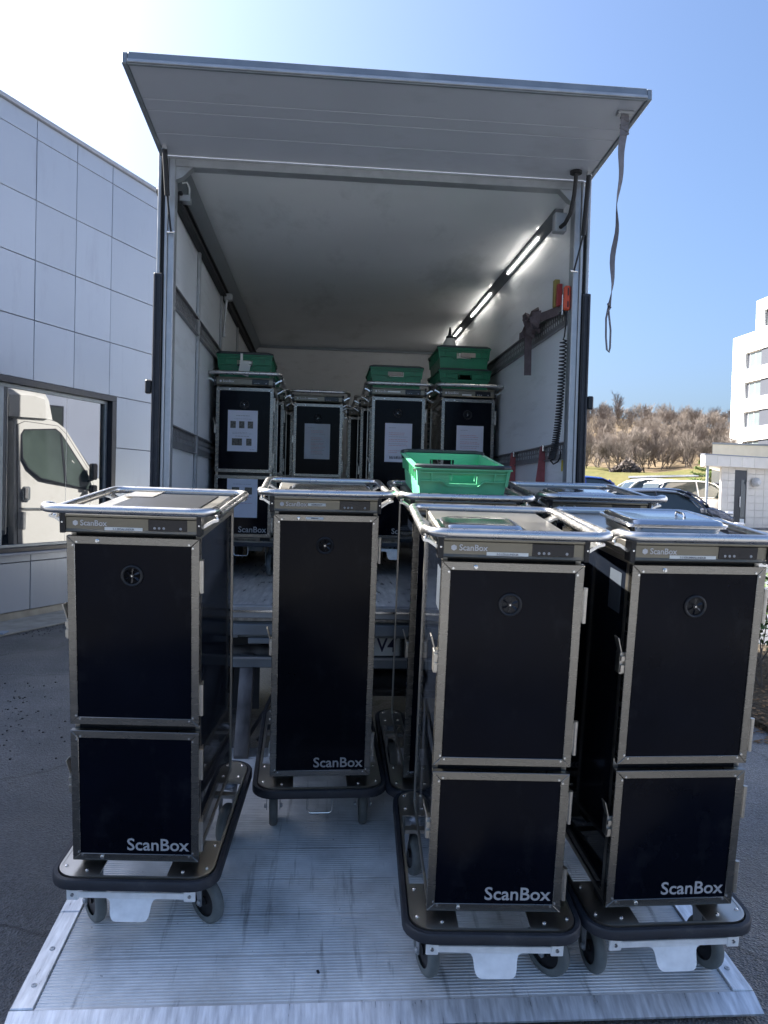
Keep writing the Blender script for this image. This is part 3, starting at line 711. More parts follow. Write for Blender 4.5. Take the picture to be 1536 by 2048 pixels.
# loose grit on the asphalt at the left and along the wall foot
g = G(); rg = random.Random(5)
for k in range(900):
    if k < 550: x, y = rg.gauss(-2.35, .35), rg.gauss(4.6, .75)
    else:
        u = rg.uniform(6.2, 9.2); d_ = .62+abs(rg.gauss(0, .18)); x = P0.x+math.sin(WA)*u+wn.x*d_; y = P0.y+math.cos(WA)*u+wn.y*d_
    s_ = rg.uniform(.003, .009); q = bmesh.ops.create_icosphere(g.bm, subdivisions=1, radius=s_)['verts']
    for v in q: v.co = Vector((v.co.x*rg.uniform(.7, 1.3)+x, v.co.y*rg.uniform(.7, 1.3)+y, v.co.z*.7+s_*.4))
kind(g.build('grit', mat('dark_grit', (.06, .06, .062), .9, var=.5, vs=60), smooth=False), 'stuff')
tilt = R(6.518)
# ------------------------------------------------------------------ delivery truck (local x,y from its rear centre)
truck = tag(empty('delivery_truck', (.255, 3.936, 0)), 'white box truck with its rear open and trolleys loaded inside', 'truck')
T = truck
IW, OW, LEN, CZ, FZ, BW = 1.05, 1.095, 6.05, 3.165, .940, 4.72
G().b(-IW, IW, .045, LEN, FZ-.06, FZ).build('floor', DECK, T)
G().b(-OW, OW, .03, LEN, .80, FZ-.062).build('floor_frame', GALVD, T)
for sx in (-1, 1):
    wl = G().b(sx*IW, sx*OW, .07, LEN, .881, 3.24).build('side_wall', [BOXIN], T)
    G().b(sx*OW, sx*(OW+.004), .07, LEN, .87, 3.23).build('outer_skin', TRUCKW, T)
G().b(-IW, IW, .07, LEN, CZ, CZ+.07).build('ceiling', CEIL, T)
G().b(-OW, OW, .07, LEN, 3.241, 3.262, .006).build('roof', TRUCKW, T)
G().b(-IW, IW, BW, BW+.05, FZ+.001, CZ-.001).build('front_wall', BOXIN, T)
G().b(-OW, OW, LEN+.001, LEN+.04, .80, 3.26, .02).build('box_front', TRUCKW, T)
for sx in (-1, 1):  # corner mouldings
    G().prism([(sx*IW, CZ), (sx*(IW-.085), CZ), (sx*(IW-.07), CZ-.02), (sx*(IW-.02), CZ-.07), (sx*IW, CZ-.085)], .07, BW-.001, 'y').build('corner_moulding', GALVD, T) if sx < 0 else None
G().b(-IW, IW, BW-.02, BW-.001, CZ-.03, CZ-.001).build('end_moulding', GALVD, T)
G().b(-IW+.001, -IW+.03, BW-.03, BW-.001, FZ+.002, CZ-.032).build('end_batten', GALV, T)

# rear frame
for sx in (-1, 1):
    fr = G().b(sx*1.018, sx*1.050, -.004, .068, .967, 3.19, .003).build('rear_post', GALV, T)
    G().b(sx*1.0505, sx*1.064, -.014, .068, .967, 3.19, .003).build('light_strip', GALV, fr)
    G().b(sx*1.0645, sx*1.085, .012, .068, .967, 3.20).build('dark_channel', CHAS, fr)
    G().b(sx*1.0855, sx*1.101, -.008, .068, .967, 3.215, .003).build('outer_trim', GALV, fr)
    g = G(); g.b(sx*1.068, sx*1.110, -.026, -.009, .98, 2.615, .004); g.b(sx*1.074, sx*1.081, -.032, -.0265, .99, 2.60); g.b(sx*1.096, sx*1.103, -.032, -.0265, .99, 2.60)
    g.build('rubber_guard', RUB, fr)
    z = 2.052
    G().b(sx*1.1105, sx*1.142, -.028, -.004, z-.035, z+.035, .006).build('marker_lamp', BLACK, fr)
    G().prism([(sx*1.018, 3.085), (sx*1.018, 3.15), (sx*.965, 3.15), (sx*.935, 3.15), (sx*.985, 3.10)], .002, .05, 'y').build('gusset', GALV, fr)
G().lathe([(.0001, -.012), (.02, -.010), (.024, 0), (.0001, .001)], (-1.102, .03, 3.03), 'x', 14).build('round_marker_lamp', BLACK, T)
hd = G().b(-1.018, 1.018, -.004, .066, 3.1505, 3.19, .003).build('rear_header', GALV, T)
G().b(-1.06, 1.06, .004, .066, 3.1905, 3.197).build('header_gap', CHAS, T)
G().b(-1.06, 1.06, -.012, .002, 3.187, 3.196, .003).build('hinge_bar', GALV, T)
sill = G(); sill.b(-OW, OW, -.012, .044, .903, .966, .004)
sill.build('rear_sill', GALV, T)
G().b(-OW, OW, -.018, -.0125, .935, .945).build('sill_bead', BRIGHT, T)

# raised rear door: a panel of four leaves swung up level
door_up = empty('rear_door', (0, -.002, 3.199), (R(-3.6), 0, 0)); door_up.parent = T
DY = [0, -.215, -.405, -.495, -.735]
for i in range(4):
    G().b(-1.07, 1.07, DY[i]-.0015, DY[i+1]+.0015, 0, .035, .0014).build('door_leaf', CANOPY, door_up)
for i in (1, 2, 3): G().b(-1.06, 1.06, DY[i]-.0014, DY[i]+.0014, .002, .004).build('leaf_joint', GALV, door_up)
for sx in (-1, 1):
    G().b(sx*1.0705, sx*1.094, -.75, .0, -.006, .042, .004).build('edge_trim', GALVD, door_up)
G().b(-1.07, 1.07, -.752, -.7355, -.008, .043, .003).build('edge_trim', GALVD, door_up)
g = G(); g.b(-1.07, 1.07, -.760, -.7525, -.004, .010, .002); g.build('edge_bead', GALV, door_up)
# gas struts and flexible conduit
for sx, top, mid, bot in ((-1, (-1.053, -.10, 3.190), (-1.046, -.052, 2.985), (-1.028, -.035, 2.815)), (1, (1.053, -.10, 3.190), (1.047, -.06, 2.90), (1.012, -.035, 2.725))):
    g = G(); g.cyl(top, mid, .0125, 12); s_ = g.build('gas_strut', CHAS, T)
    g = G(); g.cyl(mid, bot, .005, 8); g.build('piston_rod', CHAS, s_)
    g = G(); g.b(top[0]-.012, top[0]+.012, top[1]-.012, top[1]+.012, top[2]-.006, top[2]+.025, .003); g.cyl((bot[0]-.02*sx, bot[1], bot[2]), (bot[0]+.02*sx, bot[1]+.01, bot[2]), .006, 8); g.build('strut_fitting', BRIGHT, s_)
g = G(); g.tube([(.985, -.10, 3.204), (.990, -.085, 3.17), (.992, -.06, 3.10), (.985, -.03, 3.02), (.975, .02, 2.985), (.965, .065, 2.98)], .011, 8)
g.lathe([(.030, .0), (.030, .012), (.0001, .013)], (.985, -.10, 3.192), 'z', 14); g.build('cable_conduit', CHAS, T)
G().b(.935, 1.0, .07, .12, 2.96, 3.06, .004).build('junction_box', GALV, T)

# inside fittings ------------------------------------------------------
def track(side, z0, z1, ya, yb):
    x0, x1 = side*(IW-.0008), side*(IW-.0048); h = z1-z0; g = G()
    rows = [(0, .34), (.56, .64), (.86, 1.0)]
    for a, b_ in rows: g.b(x0, x1, ya, yb, z0+a*h, z0+b_*h)
    y = ya; p = .042
    while y < yb-.02:
        g.b(x0, x1, y, y+p*.40, z0+.34*h, z0+.56*h); g.b(x0, x1, y, y+p*.40, z0+.64*h, z0+.86*h); y += p
    g.b(x1, side*(IW-.022), ya, yb, z0, z0+.06*h); g.b(x1, side*(IW-.022), ya, yb, z1-.06*h, z1)
    for y in (ya+.004, yb-.03): g.b(x1, side*(IW-.018), y, y+.026, z0+.1*h, z0+.9*h)
    g.build('lashing_track', TRACK, T, smooth=False)
for z0, z1 in ((2.49, 2.595), (1.765, 1.88), (1.435, 1.51)):
    for ya, yb in ((.0, .885), (.935, 1.93), (1.985, 3.04), (3.09, 4.66)): track(-1, z0, z1, ya+.07 if ya == 0 else ya, yb)
for z0, z1 in ((2.49, 2.60), (1.765, 1.855)): track(1, z0, z1, .075, 2.35); track(1, z0, z1, 2.36, 4.6)
for y in (.91, 1.957, 3.065):
    G().b(-IW+.001, -IW+.020, y-.02, y+.02, FZ+.002, 3.06, .004).build('batten', GALV, T)
rl = G(); rl.b(-IW+.001, -IW+.035, .07, 4.68, 3.0, 3.055, .004); rl.b(-IW+.036, -IW+.05, .07, 4.68, 3.045, 3.058); rl.b(-IW+.036, -IW+.05, .07, 1.96, 2.995, 3.005); rl.build('ceiling_rail', CHAS, T)
g = G(); g.b(-IW+.02, -IW+.085, .10, .16, 3.02, 3.05); g.tube([(-IW+.05, .08, 3.10), (-IW+.075, .08, 3.105), (-IW+.085, .09, 3.08), (-IW+.08, .12, 3.04)], .006, 6); g.build('rail_hook', GALV, T)
g = G(); g.b(-IW+.03, -IW+.09, 1.93, 1.99, 2.97, 3.02, .006); g.cyl((-IW+.05, 1.94, 2.97), (-IW+.03, 1.97, 2.74), .009, 8); g.cyl((-IW+.03, 1.97, 2.74), (-IW+.028, 1.972, 2.70), .014, 8); g.build('rail_handle', GALV, T)
# lamp channel in the right-hand corner
g = G(); g.prism([(1.05, CZ-.001), (1.002, CZ-.001), (1.004, CZ-.008), (1.043, CZ-.047), (1.05, CZ-.049)], .30, BW-.02, 'y')
ch = g.build('lamp_channel', mat('dark_lamp_channel', (.20, .21, .23), .5, .2, var=.1), T)
for ya, yb in ((.70, 1.47), (2.02, 2.80), (3.31, 4.22)):
    nrm = Vector((-1, 0, -1)).normalized(); c0 = Vector((1.0235, 0, CZ-.0275))
    g = G(); g.cyl(c0+nrm*.004+Vector((0, ya, 0)), c0+nrm*.004+Vector((0, yb, 0)), .0045, 10); g.build('lamp', LIT, ch)
    g = G()
    for off in (-.016, .016):
        t_ = Vector((1, 0, -1)).normalized()*off; g.cyl(c0+nrm*.004+t_+Vector((0, ya, 0)), c0+nrm*.004+t_+Vector((0, yb, 0)), .0025, 6)
    g.build('reflector_edge', GALVD, ch)
G().b(1.0485, 1.0495, .10, .16, 1.895, 2.02).build('warning_sticker', YELL, T)
G().b(1.0485, 1.0495, .12, .19, 1.70, 1.76).build('warning_sticker', YELL, T)

# under the tail
G().b(-1.0, 1.0, -.005, .02, .815, .872, .003).build('rear_crossmember', GALVD, T)
lp = G().b(.035, .40, .075, .080, .700, .812).build('number_plate', LABEL, T)
text('V4', .105, mat('plate_ink', (.012, .012, .06), .4, var=.1), lp, (.052, .0745, .722), sx=.9, name='plate_lettering')
G().b(-1.0, 1.0, .06, .10, .635, .692, .003).build('underrun_bar', GALVD, T)
G().b(-1.0, 1.0, .052, .0595, .680, .6915).build('underrun_highlight', GALV, T)  # paler strip paints the highlight along the bar's top
G().b(.0, .45, .085, .10, .6925, .84).build('plate_holder', CHAS, T)
for sx in (-1, 1): G().b(sx*.36, sx*.46, .12, 8.6, .60, .80).build('chassis_rail', CHAS, T)
G().b(-.9, .9, 1.6, 1.75, .42, .60).build('axle', CHAS, T)
for y in (1.7, 7.55):
    for sx in (-1, 1):
        wh = G().lathe([(.20, -.11), (.34, -.115), (.365, -.08), (.37, 0), (.365, .08), (.34, .115), (.20, .11)], (sx*.90, y, .37), 'x', 28, cap=False).build('wheel', RUB, T)
        G().lathe([(.0001, sx*.04), (.10, sx*.06), (.12, sx*.10), (.20, sx*.112), (.20, 0), (.0001, -sx*.02)], (sx*.90, y, .37), 'x', 20).build('rim', GALVD, wh)
for sx in (-1, 1): G().b(sx*.62, sx*1.06, .98, .99, .16, .80).build('mud_flap', CHAS, T)  # flaps added to darken the view under the truck
G().b(-.35, .35, .75, 1.5, .30, .60, .03).build('fuel_tank', CHAS, T)  # dark box added to fill the bright gap under the truck
G().b(-1.0, 1.0, 2.4, 2.44, .12, .80).build('splash_panel', CHAS, T)  # added black panel, hides the sunlit ground beyond the truck
G().cyl((-.34, .30, .52), (.34, .30, .52), .055, 14).build('hydraulic_pump', CHAS, T)
g = G(); g.tube([(-.5, .12, .74), (-.46, .08, .55), (-.52, .02, .42), (-.60, -.04, .30)], .010, 6); g.tube([(-.45, .12, .74), (-.40, .10, .50), (-.44, .06, .40), (-.55, -.02, .28)], .010, 6); g.build('hydraulic_hose', CHAS, T)
# lift arms
for x in (-.62, .62):
    g = G(); g.prism([(.10, .70), (.18, .70), (-.06, .24), (-.14, .20), (-.16, .25)], x-.035, x+.035, 'x', .006); am = g.build('lift_arm', DIRT, T)
    g = G(); g.cyl((x-.11, .22, .66), (x-.11, -.02, .33), .038, 12); g.cyl((x-.11, -.02, .33), (x-.11, -.09, .235), .02, 10); g.build('lift_cylinder', DIRT, am)
    g = G(); n = 60; g.tube([(x-.19+.035*math.cos(k*.9), .0+.035*math.sin(k*.9), .24+.15*k/n) for k in range(n)], .006, 5); g.build('coil_spring', DIRT, am)
G().cyl((-.72, .16, .69), (.72, .16, .69), .04, 12).build('torsion_tube', DIRT, T)
for x, z in ((-.55, .80), (-.72, .83)): G().b(x-.06, x+.06, .0, .05, z-.03, z, .004).build('bracket', GALVD, T)

# lift platform, tilted down to the ground
pf = empty('lift_platform', (0, 0, .251)); pf.parent = T; pf.rotation_euler = (tilt, 0, 0)
ct = math.cos(tilt); PL = 1.724
def plank(y0, y1):
    g = G(); n = int(round((y1-y0-.006)/.0132)); p = (y1-y0-.006)/n; prof = []
    h = .0022
    prof.append((y0+.0008, -.03)); prof.append((y0+.0008, 0)); prof.append((y0+.003, 0))
    for k in range(n):
        a = y0+.003+p*k
        prof += [(a+p*.25, 0), (a+p*.36, -h), (a+p*.84, -h), (a+p*.96, 0)]
    prof += [(y1-.0008, 0), (y1-.0008, -.03)]
    A = [g.bm.verts.new((-1.035, y, z)) for y, z in prof]; B_ = [g.bm.verts.new((1.035, y, z)) for y, z in prof]
    for i in range(len(prof)-1): g.face([A[i], A[i+1], B_[i+1], B_[i]])
    g.face([A[0], B_[0], B_[-1], A[-1]])
    bmesh.ops.recalc_face_normals(g.bm, faces=g.bm.faces[:])
    return g.build('plank', ALU, pf, smooth=False)
ys = [-PL+.198*k for k in range(8)]+[-.14]
for a, b_ in zip(ys[:-1], ys[1:]): plank(a, b_)
G().b(-1.035, 1.035, -.139, -.03, -.03, 0.0, .002).build('hinge_plate', TIPM, pf)
for x in (-.93, -.62, -.32, .32, .62, .93): G().b(x-.02, x+.02, -.04, .0, -.01, .018, .003).build('hinge_lug', GALV, pf)
for sx in (-1, 1):
    for a, b_ in ((-PL, -1.30), (-1.298, -.72), (-.718, -.03)):
        tr = G().b(sx*1.0365, sx*1.102, a, b_, -.035, .006, .003).build('edge_strip', TIPM, pf)
        y = a+.09
        while y < b_-.03:
            g = G(); g.lathe([(.009, 0), (.0075, .003), (.004, .0035), (.0001, .001)], (sx*1.066, y, .006), 'z', 10); g.build('rivet', GALV, pf); y += .155
    G().b(sx*1.034, sx*1.0363, -PL, -.03, -.02, -.003).build('edge_seal', CHAS, pf)
g = G(); g.prism([(-PL-.001, .001), (-PL-.001, -.030), (-PL-.062, -.030), (-PL-.064, -.022)], -1.103, 1.103, 'x'); g.build('tip_ramp', TIPM, pf, smooth=False)
g = G(); g.b(-1.1, 1.1, -PL+.02, -.05, -.045, -.032); g.build('platform_underside', GALVD, pf)
for x, y in ((-.23, -1.60), (.10, -.83)): G().box((x, y, .001), (.008, .014, .004), .001, (0, 0, .3)).build('drain_plug', CHAS, pf)

# cab (seen mirrored in the building's window)
cab = empty('cab', (0, 0, 0)); cab.parent = T
prof = [(6.22, .62), (6.22, 2.50), (6.30, 2.60), (6.62, 2.605), (6.86, 2.55), (6.99, 2.46), (7.50, 1.72), (7.90, 1.45), (8.08, 1.22), (8.12, .95), (8.10, .48), (8.02, .42), (7.98, .60), (7.86, .76), (7.66, .82), (7.44, .80), (7.24, .68), (7.16, .52), (7.10, .50), (6.4, .50)]
CWD = .99
g = G(); loops = []
for x, k in ((-CWD, 0.0), (-CWD+.04, .03), (CWD-.04, .03), (CWD, 0.0)):
    cyy = 7.1; lp_ = []
    for y, z in prof:
        tumble = max(0, z-1.6)*.10
        sgn = -1 if x < 0 else 1
        lp_.append((x-sgn*tumble if abs(x) > CWD-.03 else x-sgn*tumble, y+(.0 if k else (-.03 if y > 7 else .03)*(1 if z > 1 else .3)), z+(0 if k else (-.02 if z > 2.2 else 0))))
    loops.append(lp_)
g.rings(loops); shell = g.build('cab_shell', TRUCKW, cab, ang=30)
def side_x(z, sx): return sx*(CWD-max(0, z-1.6)*.10)
def side_panel(name, poly, m, off, parent, sx=-1, th=.012):
    gg = G(); A = [(side_x(z, sx)+sx*off, y, z) for y, z in poly]; B_ = [(side_x(z, sx)+sx*(off-th), y, z) for y, z in poly]
    gg.rings([B_, A]); return gg.build(name, m, parent, ang=20)
for sx in (-1, 1):
    cdr = side_panel('cab_door', [(6.29, .66), (6.29, 2.44), (6.40, 2.50), (6.90, 2.47), (7.02, 2.36), (7.42, 1.74), (7.46, 1.50), (7.30, .95), (7.18, .66)], TRUCKW, .008, T, sx)
    side_panel('door_seam', [(6.283, .652), (6.283, 2.447), (6.398, 2.508), (6.905, 2.478), (7.03, 2.365), (7.428, 1.744), (7.468, 1.498), (7.308, .945), (7.186, .652)], CHAS, .002, cdr, sx, .004)
    side_panel('side_window', [(6.36, 1.95), (6.355, 2.30), (6.39, 2.365), (6.86, 2.41), (6.93, 2.36), (7.36, 1.70), (7.40, 1.56), (7.37, 1.50), (6.62, 1.66), (6.44, 1.80)], CABGL, .013, cdr, sx, .004)
    side_panel('window_seal', [(6.342, 1.94), (6.337, 2.305), (6.38, 2.383), (6.865, 2.43), (6.945, 2.37), (7.378, 1.71), (7.42, 1.56), (7.385, 1.48), (6.612, 1.642), (6.425, 1.79)], WFRAME, .011, cdr, sx, .004)
    side_panel('quarter_bar', [(6.93, 2.35), (6.955, 2.34), (7.02, 1.58), (6.98, 1.58)], WFRAME, .016, cdr, sx, .003)
    side_panel('handle_recess', [(6.34, 1.33), (6.34, 1.50), (6.36, 1.52), (6.44, 1.52), (6.46, 1.50), (6.46, 1.33), (6.44, 1.31), (6.36, 1.31)], GALVD, .0095, cdr, sx, .004)
    gg = G(); gg.box((side_x(1.4, sx)+sx*.02, 6.40, 1.42), (.02, .05, .17), .006); gg.build('handle', HEADL, cdr)
    side_panel('body_crease', [(6.30, 1.18), (6.30, 1.20), (7.34, 1.20), (7.33, 1.18)], GALVD, .0092, cdr, sx, .003)
    side_panel('fuel_flap', [(6.28, .90), (6.28, 1.12), (6.30, 1.14), (6.40, 1.14), (6.40, .88), (6.30, .88)], GALV, .0094, cdr, sx, .003)
    gg = G(); gg.box((sx*1.13, 7.38, 1.78), (.14, .09, .26), .02); gg.box((sx*1.13, 7.38, 1.50), (.14, .09, .14), .02); gg.cyl((sx*.97, 7.36, 1.62), (sx*1.12, 7.38, 1.66), .02, 8); gg.build('door_mirror', BLACK, cab)
g = G(); ws = [(-.86, 6.99+.012, 2.46), (.86, 6.99+.012, 2.46), (.93, 7.50+.012, 1.73), (-.93, 7.50+.012, 1.73)]
g.rings([[(x, y-.006, z-.004) for x, y, z in ws], [(x, y+.004, z+.004) for x, y, z in ws]]); g.build('windscreen', CGLASS, cab, smooth=False)
g = G(); loops = []
for x, k in ((-.93, .10), (-.80, 0), (.80, 0), (.93, .10)):
    loops.append([(x, 6.16, 2.56), (x, 6.16, 2.98-k), (x, 6.50, 3.0-k), (x, 6.74-k*.6, 2.96-k), (x, 6.80-k, 2.86-k), (x, 6.86-k*1.6, 2.57)])
g.rings(loops); g.build('roof_deflector', TRUCKW, cab, ang=40)
G().b(-.95, .95, 8.05, 8.14, .42, .72, .03).build('front_bumper', CHAS, cab)
for sx in (-1, 1): G().b(sx*.62, sx*.93, 7.98, 8.13, 1.0, 1.22, .04).build('headlamp', HEADL, cab)
G().b(-.8, .8, 6.0, 6.3, .55, .9).build('cab_underside', CHAS, cab)
# ------------------------------------------------------------------ heated food trolleys
HWD = .1975
def door(cart, z0, z1, hinges, vent=None, logo=None, latch=None, bolts=()):
    g = G(); w_ = HWD; f = .0245; y0, y1 = 0., .032
    # mitred frame bars: the left one carries the rest
    bars = [[(-w_, z0), (-w_, z1), (-w_+f, z1-f), (-w_+f, z0+f)], [(w_, z1), (w_, z0), (w_-f, z0+f), (w_-f, z1-f)],
            [(-w_, z1), (w_, z1), (w_-f, z1-f), (-w_+f, z1-f)], [(w_, z0), (-w_, z0), (-w_+f, z0+f), (w_-f, z0+f)]]
    gg = G(); gg.b(-w_+.004, w_-.004, .006, y1, z0+.004, z1-.004)
    d = gg.build('door', BLACK, cart)
    for i, bpoly in enumerate(bars):
        cx = sum(p[0] for p in bpoly)/4; cz = sum(p[1] for p in bpoly)/4
        q = [(cx+(x-cx)*(1-.0003/max(.01, abs(x-cx)) if abs(x-cx) > .001 else 1), cz+(z-cz)*(1-.0003/max(.01, abs(z-cz)))) for x, z in bpoly]
        G().prism(q, 0, .020, 'y', bev=.0011).build('frame_bar', STEELF, d)
    G().b(-w_+f-.002, w_-f+.002, .0035, .012, z0+f-.002, z1-f+.002).build('door_panel', LAMF, d)
    for sx in (-1, 1):
        for sz in (0, 1):
            g = G(); zz = z1-f if sz else z0+f; k = 1 if sz else -1
            g.lathe([(.0032, -.0022), (.0036, -.001), (.0036, .001)], (sx*(w_-f*.78), 0, zz-k*.004), 'y', 10)
            g.lathe([(.0032, -.0022), (.0036, -.001), (.0036, .001)], (sx*(w_-f*1.25), 0, zz+k*.006), 'y', 10)
            g.build('screw_pair', BRIGHT, d)
    for zc in hinges:
        g = G(); x = w_+.007
        g.lathe([(.0001, -.05), (.0065, -.05), (.0065, -.024), (.0052, -.0235), (.0062, -.0225), (.0062, .0225), (.0052, .0235), (.0065, .024), (.0065, .05), (.0001, .05)], (x, .004, zc), 'z', 10)
        g.b(w_-.001, x, .002, .012, zc-.045, zc+.045)
        g.b(w_+.0005, w_+.004, .01, .05, zc-.045, zc+.045)
        g.build('hinge', STEEL, d)
    if latch:
        g = G(); x = -w_
        g.b(x-.011, x+.002, .012, .045, latch-.06, latch+.005, .002)
        g.box((x-.0135, .026, latch+.026), (.004, .030, .046), .001, rot=(0, R(-16), 0))
        g.b(x-.010, x, .004, .013, latch-.052, latch-.03); g.b(x-.010, x, .004, .013, latch-.018, latch-.004)
        g.build('latch', STEEL, d)
    for bx, bz in bolts:
        g = G(); g.lathe([(.0001, -.009), (.0038, -.009), (.004, -.004), (.0062, -.003), (.0062, .001)], (bx, 0, bz), 'y', 12)
        g.build('lock_bolt', BRIGHT, d)
    if vent is not None:
        c = (-.004, .0035, vent)
        g = G(); g.mi = 0
        n = 32; g.tube([(c[0]+.029*math.cos(2*math.pi*k/n), c[1]-.002, c[2]+.029*math.sin(2*math.pi*k/n)) for k in range(n)], .0048, 8, closed=True, up=(0, 1, 0))
        g.lathe([(.027, 0), (.027, .004), (.0001, .005)], c, 'y', 28)
        v = g.build('vent', BLACK, d)
        g = G()
        for k in range(6):
            a = R(60*k+18); ca, sa = math.cos(a), math.sin(a); a2 = R(60*k+46); cb, sb = math.cos(a2), math.sin(a2)
            P = [(c[0]+.006*ca, c[1]-.002, c[2]+.006*sa), (c[0]+.0235*ca, c[1]-.002, c[2]+.0235*sa), (c[0]+.0235*cb, c[1]+.002, c[2]+.0235*sb), (c[0]+.006*cb, c[1]+.002, c[2]+.006*sb)]
            g.face([g.bm.verts.new(p) for p in P])
        g.lathe([(.0065, -.003), (.0065, .003), (.0001, .003)], c, 'y', 14)
        g.build('vent_vanes', DISP, d)
        g = G(); g.lathe([(.0001, -.006), (.0022, -.006), (.0026, -.003)], c, 'y', 10); g.build('screw', BRIGHT, d)
    if logo is not None:
        text('ScanBox', logo[2], PRINTG, d, (logo[0], .0028, logo[1]), align='RIGHT')
    return d

def notice(parent, cx, cz, w_, h_, style, rng, y=.0022):
    g = G()
    nx = 6
    vs = [[g.bm.verts.new((cx-w_/2+w_*i/nx, y-.0012-.0016*math.sin(i*1.3+j*.9)*(1 if style == 'sleeve' else .4), cz-h_/2+h_*j/8)) for i in range(nx+1)] for j in range(9)]
    for j in range(8):
        for i in range(nx): g.face([vs[j][i], vs[j][i+1], vs[j+1][i+1], vs[j+1][i]])
    p = g.build('notice', SLEEVE if style == 'sleeve' else PAPER, parent)
    y2 = y-.0034
    def line(m, z, x0, x1, t=.0022):
        m.b(cx+x0*w_, cx+x1*w_, y2, y2+.0003, cz+z*h_-t/2, cz+z*h_+t/2)
    gk, gr = G(), G()
    def words(m, z, x0, x1, t=.0024):
        x = x0
        while x < x1-.03:
            l = rng.uniform(.03, .10); line(m, z, x, min(x+l, x1), t); x += l+.018
    if style == 'photos':
        words(gk, .37, -.22, .25, .003); words(gk, .29, -.28, .30, .0016); words(gk, -.04, -.34, .20, .0016); words(gk, -.07, -.34, .30, .0016)
        words(gk, -.13, -.24, .22, .0026); words(gk, -.45, .25, .44, .002)
        for px_, pz_, pw, phh in ((-.32, .15, .18, .17), (-.03, .15, .18, .17), (.26, .15, .18, .17), (-.18, -.27, .34, .17), (.22, -.27, .18, .17)):
            G().b(cx+(px_-pw/2)*w_, cx+(px_+pw/2)*w_, y2, y2+.0003, cz+(pz_-phh/2)*h_, cz+(pz_+phh/2)*h_).build('printed_photo', PHOTO, parent)
    elif style == 'photos2':
        words(gk, .36, -.30, .30, .002); words(gr, .02, -.3, .3, .002); words(gr, -.03, -.3, .2, .002); words(gr, -.13, -.3, .32, .002)
        for px_ in (-.22, .2): G().b(cx+(px_-.12)*w_, cx+(px_+.12)*w_, y2, y2+.0003, cz+.10*h_, cz+.28*h_).build('printed_photo', PHOTO, parent)
    else:
        words(gk, .38, -.36, -.10, .0022)
        zz = [.25, .205, .15, .08, .035, -.03, -.075] if style == 'letter' else [.30, .26, .21, .10, .05, .0, -.05, -.09, -.13, -.17, -.21, -.25, -.29, -.33, -.37]
        for k, z in enumerate(zz): words(gr if k % 3 != 2 else gk, z, -.36 if style == 'letter' else -.24, rng.uniform(.2, .36), .0021)
        if style == 'letter':
            words(gr, -.21, -.36, .32, .0021); words(gr, -.255, -.36, .0, .0021)
    kind(gk.build('print_lines', INKG, parent), 'stuff')
    if len(gr.bm.verts): kind(gr.build('print_lines', INKR, parent), 'stuff')
    else: gr.bm.free()
    if style == 'letter' and rng.random() < 2 and parent.get('_bars'):
        g = G(); x = -.32
        while x < .36:
            l = rng.choice([.008, .014, .02]); line(g, -.385+rng.uniform(-.01, .01), x, x+l, .018); x += l+rng.choice([.008, .016, .024])
        g.build('barcode_print', INK, parent)

